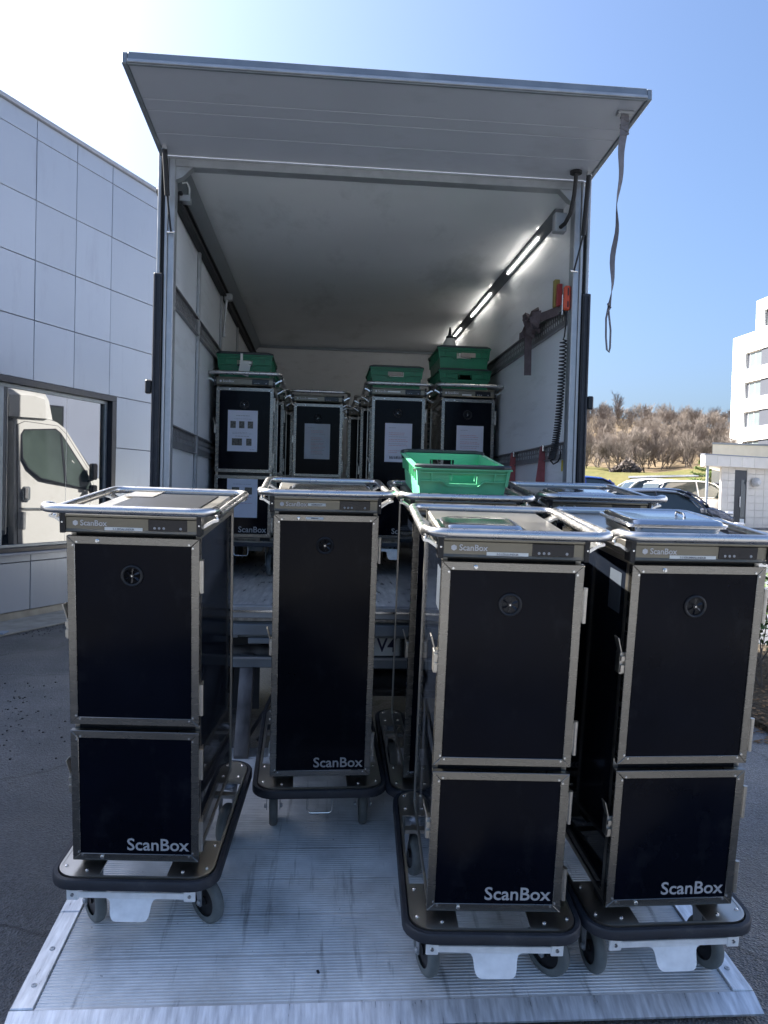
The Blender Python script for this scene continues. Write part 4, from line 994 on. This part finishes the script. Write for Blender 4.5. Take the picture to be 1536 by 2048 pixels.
def make_cart(name, double=True, pedal='plate', deep=True):
    c = empty(name)
    # body shell: steel skeleton with glossy black sides
    g = G()
    g.mi = 0; g.b(-.186, .186, .036, .612, .286, 1.330)
    g.mi = 1
    for sx in (-1, 1):
        g.b(sx*.194, sx*.180, .0325, .050, .284, 1.334); g.b(sx*.194, sx*.180, .604, .620, .284, 1.334)
        g.b(sx*.194, sx*.180, .050, .604, .284, .300); g.b(sx*.194, sx*.180, .050, .604, 1.318, 1.334)
    body = g.build('body', [BLACK, STEEL], c)
    for sx in (-1, 1):
        G().b(sx*.1905, sx*.1855, .051, .603, .301, 1.317).build('side_panel', LAM, body)
    G().b(-.18, .18, .613, .618, .301, 1.317).build('back_panel', LAM, body)
    G().b(-.192, .192, .02, .622, 1.3345, 1.384, .006).build('top_plate', STEEL, body)
    if double:
        door(c, .733, 1.323, (1.208, .82), 1.205, None, 1.06, ((-.105, 1.309),))
        door(c, .282, .713, (.61, .37), None, (.165, .318, .0565), .56, ((-.105, .296),))
    else:
        door(c, .282, 1.323, (1.19, .41), 1.206, (.165, .318, .0565), .83, ((-.105, 1.309),))
    # control panel
    pr = [(.018, 1.334), (-.004, 1.334), (-.0085, 1.338), (-.006, 1.3425), (-.004, 1.345), (-.004, 1.379), (-.0095, 1.383), (-.0095, 1.388), (-.006, 1.392), (.018, 1.392)]
    cp = G().prism(pr, -.196, .190, 'x').build('control_panel', STRIPM, c, ang=25)
    for sx in (-.2045, .1985):
        G().b(sx-.008, sx+.006 if sx > 0 else sx+.008, -.011, .03, 1.332, 1.394, .002).build('end_cap', BLACK, cp)
        g = G(); g.lathe([(.0001, -.0025), (.003, -.002), (.0032, .001)], (sx, -.011, 1.365), 'y', 10); g.build('screw', BRIGHT, cp)
    G().b(.047, .162, -.0062, -.003, 1.3455, 1.3788, .0008).build('display', DISP, cp)
    for x in (.066, .0795, .093, .143):
        g = G(); g.lathe([(.0001, -.0012), (.0036, -.0008), (.004, .0008)], (x, -.0064, 1.3535), 'y', 14); g.build('button', PRINTG, cp)
    g = G(); g.lathe([(.0085, -.0006), (.0085, .001)], (-.168, -.0042, 1.3625), 'y', 6); g.bm.verts.ensure_lookup_table()
    bmesh.ops.rotate(g.bm, cent=(-.168, -.0042, 1.3625), matrix=Matrix.Rotation(R(30), 3, 'Y'), verts=g.bm.verts[:])
    g.build('logo', PAINTW, cp, smooth=False)
    text('ScanBox', .0235, PAINTW, cp, (-.154, -.0046, 1.3555), sx=.97)
    # handle rail (raised at the push end)
    W_, yf, yb, zf, zs = .245, -.068, .60, 1.413, 1.394
    half = [(0, yf, zf), (.12, yf, zf), (W_-.06, yf, zf)] + arc((W_-.055, yf, zf), (W_, yf, zf), (W_, yf+.055, zf), 6)[1:] + \
        arc((W_, yf+.06, zf), (W_, yf+.09, zf-.004), (W_, yf+.12, zs), 3)[1:] + [(W_, .2, zs), (W_, .4, zs)] + \
        arc((W_, yb-.05, zs), (W_, yb, zs), (W_-.05, yb, zs), 6) + [(.1, yb, zs)]
    loop = half + [(-x, y, z) for x, y, z in half[::-1]][:-1] if False else half + [(0, yb, zs)] + [(-x, y, z) for x, y, z in half[::-1] if x > 0]
    G().tube(loop, .0132, 12, closed=True).build('handle_rail', TUBE, c, ang=60)
    for sx in (-1, 1):
        for y in (.03, .53):
            g = G(); g.prism([(sx*.188, 1.34), (sx*.236, 1.372), (sx*.252, 1.376), (sx*.252, 1.383), (sx*.234, 1.380), (sx*.188, 1.352)], y-.02, y+.035, 'y')
            g.cyl((sx*.242, y+.005, 1.378), (sx*.242, y+.005, 1.390), .006, 8)
            g.build('rail_bracket', BRIGHT, c)
    # chassis: corner plates, inner ring and rubber bumper
    bf, bb, bw = -.055, .765, .255
    cy = (bf+bb)/2; D_ = bb-bf
    path = [(x, y+cy, .238) for x, y in rrect(2*bw, D_, .075, 6)]
    g = G(); g.sweep(path, [(.010, -.016), (.010, .009), (.006, .014), (-.006, .014), (-.010, .009), (-.010, -.016)], closed=True, up=(0, 0, 1))
    bump_ = g.build('bumper', RUB, c, ang=50)
    path2 = [(x, y+cy, .252) for x, y in rrect(2*bw-.03, D_-.03, .062, 6)]
    g = G(); g.sweep(path2, [(.004, -.028), (.004, .004), (-.004, .004), (-.004, -.028)], closed=True, up=(0, 0, 1))
    fr = g.build('base_frame', STEEL, c, ang=50)
    for sx in (-1, 1):
        for k, (ya, yb_) in enumerate(((bf+.016, .17), (bb-.19, bb-.016))):
            fy = ya if k == 0 else yb_
            poly = [(sx*.105, ya), (sx*.105, yb_), (sx*(bw-.018), yb_), (sx*(bw-.018), ya)]
            r_ = .05
            if k == 0: poly = [(sx*.105, ya), (sx*.105, yb_), (sx*(bw-.018), yb_)] + [(sx*(bw-.018-r_+r_*math.cos(R(-a))), ya+r_+r_*math.sin(R(-a))) for a in (0, 20, 40, 60, 80, 90)]
            else: poly = [(sx*.105, yb_), (sx*.105, ya), (sx*(bw-.018), ya)] + [(sx*(bw-.018-r_+r_*math.cos(R(a))), yb_-r_+r_*math.sin(R(a))) for a in (0, 20, 40, 60, 80, 90)]
            pl = G().prism(poly, .250, .2545, 'z').build('corner_plate', STEEL, c)
            for bx, by in ((.222, ya+.05), (.222, yb_-.03), (.15, ya+.03 if k == 0 else yb_-.03)):
                g = G(); g.lathe([(.0062, 0), (.0055, .003), (.003, .0045), (.0001, .005)], (sx*bx, by, .2545), 'z', 12); g.build('bolt', BRIGHT, pl)
            # support tube up to the body
            g = G(); g.b(sx*.12, sx*.185, min(.05, .05) if k == 0 else .53, .12 if k == 0 else .60, .2548, .2855); g.build('spacer', BLACK, c)
    for y in (.16, .50):
        G().b(-.23, .23, y-.015, y+.015, .236, .2495).build('cross_bar', STEEL, c)
    # casters
    for i, (sx, y) in enumerate(((-1, .128), (1, .128), (-1, .60), (1, .60))):
        g = G()
        g.lathe([(.035, .232), (.035, .238), (.028, .243), (.028, .2495)], (0, 0, 0), 'z', 16)
        g.prism([(-.030, .225), (-.030, .234), (.030, .234), (.030, .225)], -.028, .028, 'x')
        for s2 in (-1, 1):
            g.prism([(-.028, .232), (.028, .232), (.030, .07), (.022, .062), (.012, .066)], s2*.0255, s2*.0285, 'x')
            g.lathe([(.010, 0), (.010, s2*.006), (.006, s2*.010), (.0001, s2*.010)], (s2*.0285, .022, .080), 'x', 8)
        ck = g.build('caster', GALV, c, loc=(sx*.185, y, 0))
        prof = [(.052, -.016), (.070, -.017), (.077, -.012), (.079, -.004), (.079, .004), (.077, .012), (.070, .017), (.052, .016)]
        G().lathe(prof, (0, .022, .0795), 'x', 28, cap=False).build('tyre', TYRE, ck, ang=60)
        G().lathe([(.0001, -.015), (.016, -.017), (.016, -.012), (.052, -.010), (.052, .010), (.016, .012), (.016, .017), (.0001, .015)], (0, .022, .0795), 'x', 20).build('hub', HUB, ck)
    if pedal == 'plate':
        g = G()
        hx = .195
        poly = [(-hx+.028, .190), (-hx+.028, .209), (hx-.028, .209), (hx-.028, .190), (.082, .190)] + [p[0:1]+p[2:3] for p in arc((.080, 0, .190), (.066, 0, .190), (.064, 0, .172), 4)] + \
            [p[0:1]+p[2:3] for p in arc((.062, 0, .155), (.060, 0, .133), (.040, 0, .133), 4)] + [(-.035, .133)] + [p[0:1]+p[2:3] for p in arc((-.038, 0, .133), (-.056, 0, .133), (-.060, 0, .155), 4)] + \
            [p[0:1]+p[2:3] for p in arc((-.062, 0, .172), (-.064, 0, .190), (-.080, 0, .190), 4)]
        g.prism(poly, -.052, -.0485, 'y')
        for v in g.bm.verts: v.co.y -= max(0, .192-v.co.z)*.55
        pd = g.build('brake_pedal', PEDAL, c, smooth=False)
        for sx in (-1, 1):
            q = G(); q.b(sx*(hx-.032), sx*(hx+.004), -.055, -.047, .182, .218, .002); q.b(sx*(hx-.030), sx*(hx+.002), -.046, .095, .209, .216)
            q.build('pedal_bracket', PEDAL, pd)
            q = G(); q.lathe([(.0001, -.003), (.005, -.003), (.0065, 0)], (sx*(hx-.014), -.055, .200), 'y', 10); q.build('bolt', BRIGHT, pd)
    else:
        g = G(); pts = [(-.048, -.052, .232), (-.048, -.056, .175)] + arc((-.046, -.056, .170), (-.046, -.056, .160), (-.034, -.056, .159), 3) + arc((.034, -.056, .159), (.046, -.056, .160), (.046, -.056, .170), 3) + [(.048, -.056, .175), (.048, -.052, .232)]
        g.tube(pts, .0035, 8); g.build('foot_stirrup', BRIGHT, c)
    return c

PY, PZ0, TX = 3.936, .251, .255
def plate_z(y): return PZ0+(y-PY)*math.tan(tilt)
def place_tilted(c, x, y, yaw):
    c.matrix_world = Matrix.Translation((x, y, plate_z(y))) @ Matrix.Rotation(tilt, 4, 'X') @ Matrix.Rotation(R(yaw), 4, 'Z')
def name_label(cart, s, x0, x1, z, size=.0078, y=-.0048, on=None, h=.0105):
    cp = on or [o for o in cart.children if o.name.startswith('control_panel')][0]
    lb = G().b(x0, x1, y-.0006, y+.0004, z-h/2, z+h/2).build('name_label', LABEL, cp)
    if s: text(s, size, INK if on or size > .008 else INKG, cp, ((x0+x1)/2, y-.0012, z-size*.36), align='CENTER')
def swivel(cart, angs, rng):
    cs = [o for o in cart.children if o.name.startswith('caster')]
    for o, a in zip(cs, angs): o.rotation_euler.z = R(a)
def add_lab(cart, s):
    d = [o for o in cart.children if o.name.startswith('door') and abs(o.bound_box[1][2]-1.319) < .01][0]
    return d

proto = make_cart('food_trolley', True, 'plate')
proto1 = make_cart('food_trolley', False, 'stirrup')
proto_s = make_cart('food_trolley', True, 'stirrup')
proto_p = make_cart('food_trolley', False, 'plate')
used = set()
def take(p):
    if p.name in used: return copy_tree(p)
    used.add(p.name); return p
TG = 'stainless food trolleys'
rng = random.Random(3)
spec = [
    # proto, x, y, yaw, label, casters
    (proto, -.558, 2.495, -3.2, 'two-door black and steel trolley standing alone at the left of the lift platform', (218, 228, 60, 170)),
    (proto1, .021, 3.052, 1.28, 'one-door black trolley with two name stickers, set back in the middle of the platform', (3, -2, 20, 12)),
    (proto, .531, 2.222, -2.75, 'two-door trolley with a blue-shining steel lid, second from the right at the platform edge', (196, 220, 15, 40)),
    (proto, 1.069, 2.234, 1.03, 'rightmost front trolley, carrying a covered steel food pan on top', (184, 190, -20, 15)),
    (proto_p, .546, 3.035, -.2, 'trolley behind the front row with the open light green crate on top', (185, 172, 10, 10)),
    (proto, 1.112, 3.150, -1.2, 'trolley half hidden behind the rightmost one, nearest the parked cars', (180, 170, 0, 20)),
]
front = []
for p, x, y, yaw, lab, angs in spec:
    c = take(p); place_tilted(c, x, y, yaw); tag(c, lab, 'trolley', TG); swivel(c, angs, rng); front.append(c)
cA, cB, cC, cD, cE, cF = front
# trolleys already rolled into the truck
ZF = .940
def inside(p, x, y, lab, angs=(8, -6, 15, 30)):
    c = take(p); c.matrix_world = Matrix.Translation((x, y, ZF)); tag(c, lab, 'trolley', TG); swivel(c, angs, rng); return c
cH = inside(proto_s, -.547, 5.42, 'two-door trolley inside the truck on the left with two white photo notices')
cI = inside(proto_s, -.043, 6.25, 'trolley furthest back among the front doors in the truck, notice in a plastic sleeve')
cJ = inside(proto_p, .548, 5.65, 'one-door trolley inside the truck with a barcoded red letter on its door')
cK = inside(proto_p, 1.058, 5.60, 'trolley inside the truck against the right wall under the tall crate stack')
inside(proto, -.515, 6.20, 'second trolley in the left row of the truck, behind the one with photo notices')
inside(proto, -.470, 6.98, 'last trolley of the left row in the truck, nearest the end wall')
inside(proto_p, .505, 6.43, 'trolley in the truck standing behind the one with the barcoded letter')
inside(proto_p, .430, 7.21, 'last trolley of the middle row in the truck, before the end wall')
inside(proto_p, 1.062, 6.38, 'trolley in the truck along the right wall behind the tall crate stack')
inside(proto, -.045, 7.03, 'trolley in the truck behind the one with the sleeved notice')
name_label(cA, '5-1 SPÓALUNDUR', -.082, .030, 1.3475)
name_label(cB, 'HEIMAKOT', -.072, -.005, 1.3625, .0085)
name_label(cC, '3-2 LÓULUNDUR', -.078, .037, 1.3475)
name_label(cD, '7-3 KRUMMALUNDUR', -.096, .040, 1.3475)
dB = [o for o in cB.children if o.name.startswith('door')][0]
name_label(cB, 'BARKOLE', -.078, -.012, 1.3105, .0062, -.0012, dB, .009)
# rating plates on the left sides that face us
for c in (cC, cD):
    bd = [o for o in c.children if o.name.startswith('body')][0]
    G().b(-.1916, -.1906, .085, .17, 1.16, 1.28).build('rating_plate', mat('rating_plate_print', (.045, .055, .07), .4, var=.2) if 'rating_plate_print' not in MATS else MATS['rating_plate_print'], bd)

def up_door(c): return [o for o in c.children if o.name.startswith('door')]
dH = up_door(cH); dI = up_door(cI); dJ = up_door(cJ); dK = up_door(cK)
def topd(ds): return max(ds, key=lambda o: o.bound_box[1][2])
def botd(ds): return min(ds, key=lambda o: o.bound_box[1][2])
notice(topd(dH), -.012, 1.022, .205, .285, 'photos', rng); notice(botd(dH), -.005, .555, .21, .27, 'photos2', rng)
notice(topd(dI), -.004, 1.02, .205, .285, 'sleeve', rng)
topd(dJ)['_bars'] = 1
notice(topd(dJ), .005, .99, .20, .285, 'letter', rng); notice(topd(dK), .018, .985, .20, .285, 'letter', rng)
name_label(cJ, '', -.082, .01, 1.3625); name_label(cI, '', -.085, -.01, 1.3625); name_label(cK, '', -.05, .02, 1.352)
# ------------------------------------------------------------------ green crates
def make_crate(name, mm, w_=.375, d_=.52, h=.15, bale=True):
    c = empty(name); t = .006; hy = d_/2; hx = w_/2; k = .10*1.0
    def taper(g):
        for v in g.bm.verts:
            f = 1-.085*(1-max(0, v.co.z)/h); v.co.x *= f; v.co.y *= .5+.5*f
    g = G(); g.b(-hx+t, hx-t, -hy+t, hy-t, 0, t)
    for sx in (-1, 1):
        g.b(sx*(hx-t), sx*hx, -hy, hy, 0, h)
        for q in range(-4, 5): g.b(sx*hx, sx*(hx+.006), q*.058-.003, q*.058+.003, h*.55, h-.004)
    for sy in (-1, 1):
        y0, y1 = sy*(hy-t), sy*hy; hw, ha, hb_ = .055, h*.56, h*.80
        g.b(-hx+t, -hw, y0, y1, 0, h); g.b(hw, hx-t, y0, y1, 0, h); g.b(-hw, hw, y0, y1, 0, ha); g.b(-hw, hw, y0, y1, hb_, h)
        ye = sy*(hy+.012)
        # raised rib frame round the hand hole
        for x0, x1, z0, z1 in ((-hx-.004, -.085, h*.62, h*.65), (.085, hx+.004, h*.62, h*.65), (-hx-.004, hx+.004, h*.86, h*.885)):
            g.b(x0, x1, y1, ye, z0, z1)
        for x in (-hx+.05, -.045, .045, hx-.05): g.b(x-.002, x+.002, y1, ye, h*.65, h*.86)
        for x in (-.085, .085):
            g.prism([(x-.0025, h*.65), (x+.0025, h*.65), ((x*.72)+.0025, h*.50), ((x*.72)-.0025, h*.50)], y1, ye, 'y')
        g.b(-.062, .062, y1, sy*(hy+.004), h*.47, h*.50)
        for x in (-hx-.001, hx+.001): g.b(x-.006, x+.006, sy*(hy-.02), sy*(hy+.010), h*.5, h)
    for sx in (-1, 1): g.b(sx*(hx-.002), sx*(hx+.013), -hy-.012, hy+.012, h-.006, h)
    for sy in (-1, 1): g.b(-hx-.013, hx+.013, sy*(hy-.002), sy*(hy+.014), h-.006, h)
    taper(g); g.build('crate_body', mm, c, smooth=False)
    if bale:
        for sy in (-1, 1):
            g = G(); y = sy*(hy+.010); z = h+.004
            g.tube([(-hx-.004, y-sy*.055, z-.020), (-hx-.006, y-sy*.02, z+.001), (-hx+.02, y, z+.003), (hx-.02, y, z+.003), (hx+.006, y-sy*.02, z+.001), (hx+.004, y-sy*.055, z-.020)], .0085, 6)
            g.build('bale_arm', BALE, c)
    return c
def local_to(c, p): return c.matrix_world @ Vector(p)
bpy.context.view_layer.update()
def put_on(o, cart, x, y, z, yaw=0, pitch=0):
    o.matrix_world = cart.matrix_world @ Matrix.Translation((x, y, z)) @ Matrix.Rotation(R(yaw), 4, 'Z') @ Matrix.Rotation(R(pitch), 4, 'X')
CGR = 'green plastic crates'
cr = make_crate('crate', GREEN, w_=.345, h=.135); put_on(cr, cE, -.018, .27, 1.392, .6, 2.6); tag(cr, 'open light green crate with dark folding bars, standing on a trolley on the platform', 'crate', CGR)
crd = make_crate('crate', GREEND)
spec = [(cH, -.022, .40, 1.385, 'dark green crate with a white paper tag, on the left trolley in the truck'),
        (cH, -.03, 1.02, 1.385, 'dark green crate behind the tagged one in the left row of the truck'),
        (cJ, -.022, .24, 1.385, 'single dark green crate on the trolley with the barcoded letter'),
        (cK, -.03, .30, 1.385, 'lower dark green crate of the stack by the right truck wall'),
        (cK, -.034, .305, 1.532, 'upper dark green crate of the stack by the right truck wall')]
first = True
crs = []
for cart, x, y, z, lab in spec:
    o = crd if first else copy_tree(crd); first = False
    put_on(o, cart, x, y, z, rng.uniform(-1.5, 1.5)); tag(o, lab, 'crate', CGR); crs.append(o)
for o, s_ in ((crs[0], 1.25), (crs[1], 1.1), (crs[4], 1.12)): o.scale.z = s_
# paper tag tied to the first crate, strips of pale tape on others
g = G(); g.box((.0, -.285, .065), (.075, .001, .07), 0, (R(-6), R(12), 0)); g.b(-.03, -.012, -.279, -.276, .09, .155); g.b(-.012, .05, -.2795, -.277, .098, .112)
g.build('paper_tag', LABEL, crs[0])
for o, x in ((crs[2], -.01), (crs[4], .03)): G().box((x, -.268, .105), (.11, .003, .030), .001).build('handle_label', mat('tan_label', (.36, .32, .28), .6, var=.15) if 'tan_label' not in MATS else MATS['tan_label'], o)
# white bottle standing in the tall stack
bt = tag(empty('spray_bottle'), 'white plastic bottle with a black pointed cap standing in the top crate', 'bottle')
put_on(bt, crs[4], -.095, -.165, .008); bt.scale = (1.0, 1.0, 1.28)
G().lathe([(.0001, 0), (.055, 0), (.058, .01), (.058, .12), (.045, .17), (.026, .195), (.0001, .196)], (0, 0, 0), 'z', 18).build('bottle_body', BOTTLE, bt)
g = G(); g.lathe([(.028, .190), (.028, .205), (.014, .212), (.008, .245), (.003, .26), (.0001, .26)], (0, 0, 0), 'z', 12); g.b(-.005, .045, -.006, .006, .196, .206); g.build('cap', BLACK, bt)

# ------------------------------------------------------------------ steel lids and the food pan
def lid(w_, d_):
    g = G()
    g.loft_rr([(w_, d_, .02, .0), (w_, d_, .02, .003), (w_-.02, d_-.02, .018, .004), (w_-.028, d_-.028, .018, .011), (w_-.06, d_-.06, .016, .016), (w_-.068, d_-.068, .015, .0145), (w_-.12, d_-.12, .012, .0145), (.04, .03, .01, .0145)], 5)
    return g
def pan_lid(cart, x, y, z, lab, yaw=0, size=(.33, .22)):
    o = lid(*size).build('lid_tray', TRAYM, ang=50); put_on(o, cart, x, y, z, yaw); tag(o, lab, 'lid', 'pressed steel lids on the trolleys'); return o
pan_lid(cC, -.06, .255, 1.386, 'small pressed steel lid lying on the trolley second from the right', .8, (.25, .20))
pan_lid(cB, .025, .28, 1.386, 'flat steel lid lying on the one-door trolley with two name stickers', -.6, (.345, .22))
pan_lid(cF, .0, .30, 1.386, 'flat steel lid on the trolley behind the rightmost one', 0, (.30, .20))
pl = tag(empty('food_pan'), 'covered steel food pan standing on the rightmost front trolley', 'pan'); put_on(pl, cD, -.030, .205, 1.386, -1.0)
g = G(); g.loft_rr([(.255, .225, .03, 0), (.268, .238, .03, .004), (.276, .246, .03, .030), (.300, .270, .03, .032), (.300, .270, .03, .036)], 5); g.build('pan_body', TRAYM, pl, ang=50)
g = G(); g.loft_rr([(.304, .276, .03, .037), (.304, .276, .03, .041), (.284, .256, .026, .042), (.274, .246, .024, .050), (.24, .21, .02, .054), (.23, .20, .02, .051), (.05, .04, .02, .051)], 5)
lb = g.build('pan_lid', TRAYM, pl, ang=50)
g = G(); g.tube([(.06, -.03, .051), (.06, -.025, .060), (.06, .025, .060), (.06, .03, .051)], .004, 6); g.build('grip', BRIGHT, lb)
# flat rubber mat patch and hinge flap on the left trolley's top
G().b(-.13, .15, .10, .55, 1.3845, 1.388, .001).build('top_mat', BLACK, [o for o in cA.children if o.name.startswith('body')][0])
G().b(-.165, -.06, .44, .58, 1.3885, 1.391, .001).build('top_flap', STEEL, [o for o in cA.children if o.name.startswith('body')][0])

# ------------------------------------------------------------------ straps and the lift's remote
def W_(x, y, z): return (x+.255, y+3.936, z)      # truck-local to world
g = G()
pts = [W_(1.020, -.64, 3.236)] + [W_(1.018-.0015*k+.004*math.sin(k*.9), -.645+.004*math.sin(k*.7), 3.236-.0325*k) for k in range(1, 27)]
g.ribbon(pts, lambda t: (math.cos(t*5.2*t), math.sin(t*5.2*t)+.15, 0), lambda t: .038*(1-.55*t), .0025)
ps = g.build('band', WEBG)
e = empty('pull_strap', W_(1.02, -.64, 3.238)); tag(e, 'grey pull strap hanging from the raised rear door with a loop at its end', 'strap')
me_inv = Matrix.Translation(-e.location)
ps.data.transform(me_inv); ps.parent = e
g = G()
b0 = Vector(pts[-1]) - e.location
lo = [b0+Vector((.0, 0, .02)), b0+Vector((-.012, 0, -.05)), b0+Vector((-.010, 0, -.13)), b0+Vector((-.004, 0, -.185)), b0+Vector((.006, 0, -.195)), b0+Vector((.010, 0, -.175)), b0+Vector((.010, 0, -.10)), b0+Vector((.0, 0, -.03)), b0+Vector((-.004, 0, .01))]
g.tube(lo, .0045, 6); g.tube([b0+Vector((-.006, -.004, .015)), b0+Vector((.006, .004, .0)), b0+Vector((-.004, .0, -.012))], .007, 6); g.build('end_loop', WEBG, e)
g = G(); g.b(-.035, .035, -.02, .02, -.012, .0, .003); g.build('strap_anchor', GALV, e)
for k in range(4): G().box((-.001, -.002, -.03-.022*k), (.044, .009, .012), .003, (0, R(18*(-1)**k), 0)).build('wrapped_turn', WEBG, e)

rm = tag(empty('lift_remote', W_(1.0, .03, 2.60)), 'orange remote handset of the tail lift with its black coiled cable', 'remote control')
g = G(); g.box((0, 0, 0), (.034, .032, .128), .008); g.box((.0, -.0175, .0), (.010, .004, .12), .001); g.build('handset', ORANGE, rm)
g = G(); g.box((.0, -.0195, .03), (.006, .005, .04), .001); g.box((.0, -.0195, -.035), (.007, .005, .03), .001); g.build('key_pad', BLACK, rm)
g = G(); pts = [(0, 0, -.062), (.0, .0, -.12), (-.006, .004, -.20), (-.012, .004, -.215)]
z = -.22; a = 0; x0 = -.010
N_ = 44
for k in range(N_*8):
    t = k/(N_*8); pz_ = -.22-.62*(1-(1-t)**1.45); cx = -.008-.045*t+.01*math.sin(t*3.1)
    a = k/8*2*math.pi; rr_ = .017
    pts.append((cx+rr_*math.cos(a), .01+rr_*math.sin(a), pz_))
pts += [(-.055, .02, -.85), (-.035, .03, -.868), (-.012, .03, -.855), (.0, .03, -.83), (.002, .03, -.80)]
g.tube(pts, .0042, 5); g.build('coiled_cable', BLACK, rm, ang=80)

kn = tag(empty('lashing_strap', W_(1.02, .64, 2.60)), 'taupe lashing strap knotted on the upper rail of the right truck wall', 'strap')
def loopband(seed, name, m=WEB):
    r_ = random.Random(seed); g = G(); a0 = r_.uniform(0, 3); pts = []
    for k in range(15):
        a = a0+k*.42; pts.append((-.02-.03*abs(math.sin(a*.7)), (.10+.03*math.sin(seed))*math.cos(a)+r_.uniform(-.01, .01), .065*math.sin(a*1.15+seed)+r_.uniform(-.01, .01)))
    g.ribbon(pts, lambda t: (.9, .3*math.sin(t*6+seed), .7*math.cos(t*5+seed)), .05, .003); g.build(name, m, kn, ang=60)
for sdx in (1, 4, 6, 9): loopband(sdx, 'band')
g = G(); g.ribbon([(-.03, .03, .03), (-.045, .04, -.04), (-.045, .05, -.12), (-.04, .06, -.20), (-.035, .075, -.30)], (1, .35, 0), .05, .003); g.build('tail', WEB, kn)
g = G(); g.ribbon([(-.02, -.06, .02), (-.016, -.22, .0), (-.012, -.40, -.02), (-.010, -.52, -.03)], (0, .05, 1), .05, .003); g.ribbon([(-.02, .08, -.01), (-.014, .25, -.01), (-.010, .40, .0)], (0, .05, 1), .05, .003); g.build('tie_band', WEB, kn)
rb = tag(empty('ratchet_buckle', W_(1.02, .22, 2.62)), 'ratchet buckle with yellow and red handles on the right rail beside the remote', 'buckle')
G().box((-.012, .03, .06), (.030, .035, .15), .003).build('yellow_handle', mat('old_yellow', (.34, .27, .08), .5, .3, var=.2), rb)
G().box((-.014, -.035, .035), (.026, .03, .12), .003).build('red_handle', mat('old_red', (.38, .05, .05), .5, var=.2), rb)
g = G(); g.box((-.012, -.09, -.03), (.008, .02, .11), .002); g.box((-.012, -.06, -.06), (.01, .08, .012), .003); g.box((-.012, -.13, -.02), (.008, .014, .10), .002); g.build('ratchet_frame', BRIGHT, rb)
for y, lab in ((1.15, 'red strap tail hanging from the lower right rail, deeper in the truck'), (.46, 'red strap tail hanging from the lower right rail, nearer the truck opening')):
    o = empty('strap_tail', W_(1.03, y, 1.83)); tag(o, lab, 'strap', 'red strap tails')
    g = G(); g.ribbon([(-.005, .02, .02), (-.012, .0, -.06), (-.016, .01, -.18), (-.012, -.01, -.34)], (1, .3, 0), lambda t: .03+.045*t, .003); g.build('band', WEBR, o)
    G().box((-.008, 0, .01), (.012, .03, .04), .003).build('hook', BRIGHT, o)
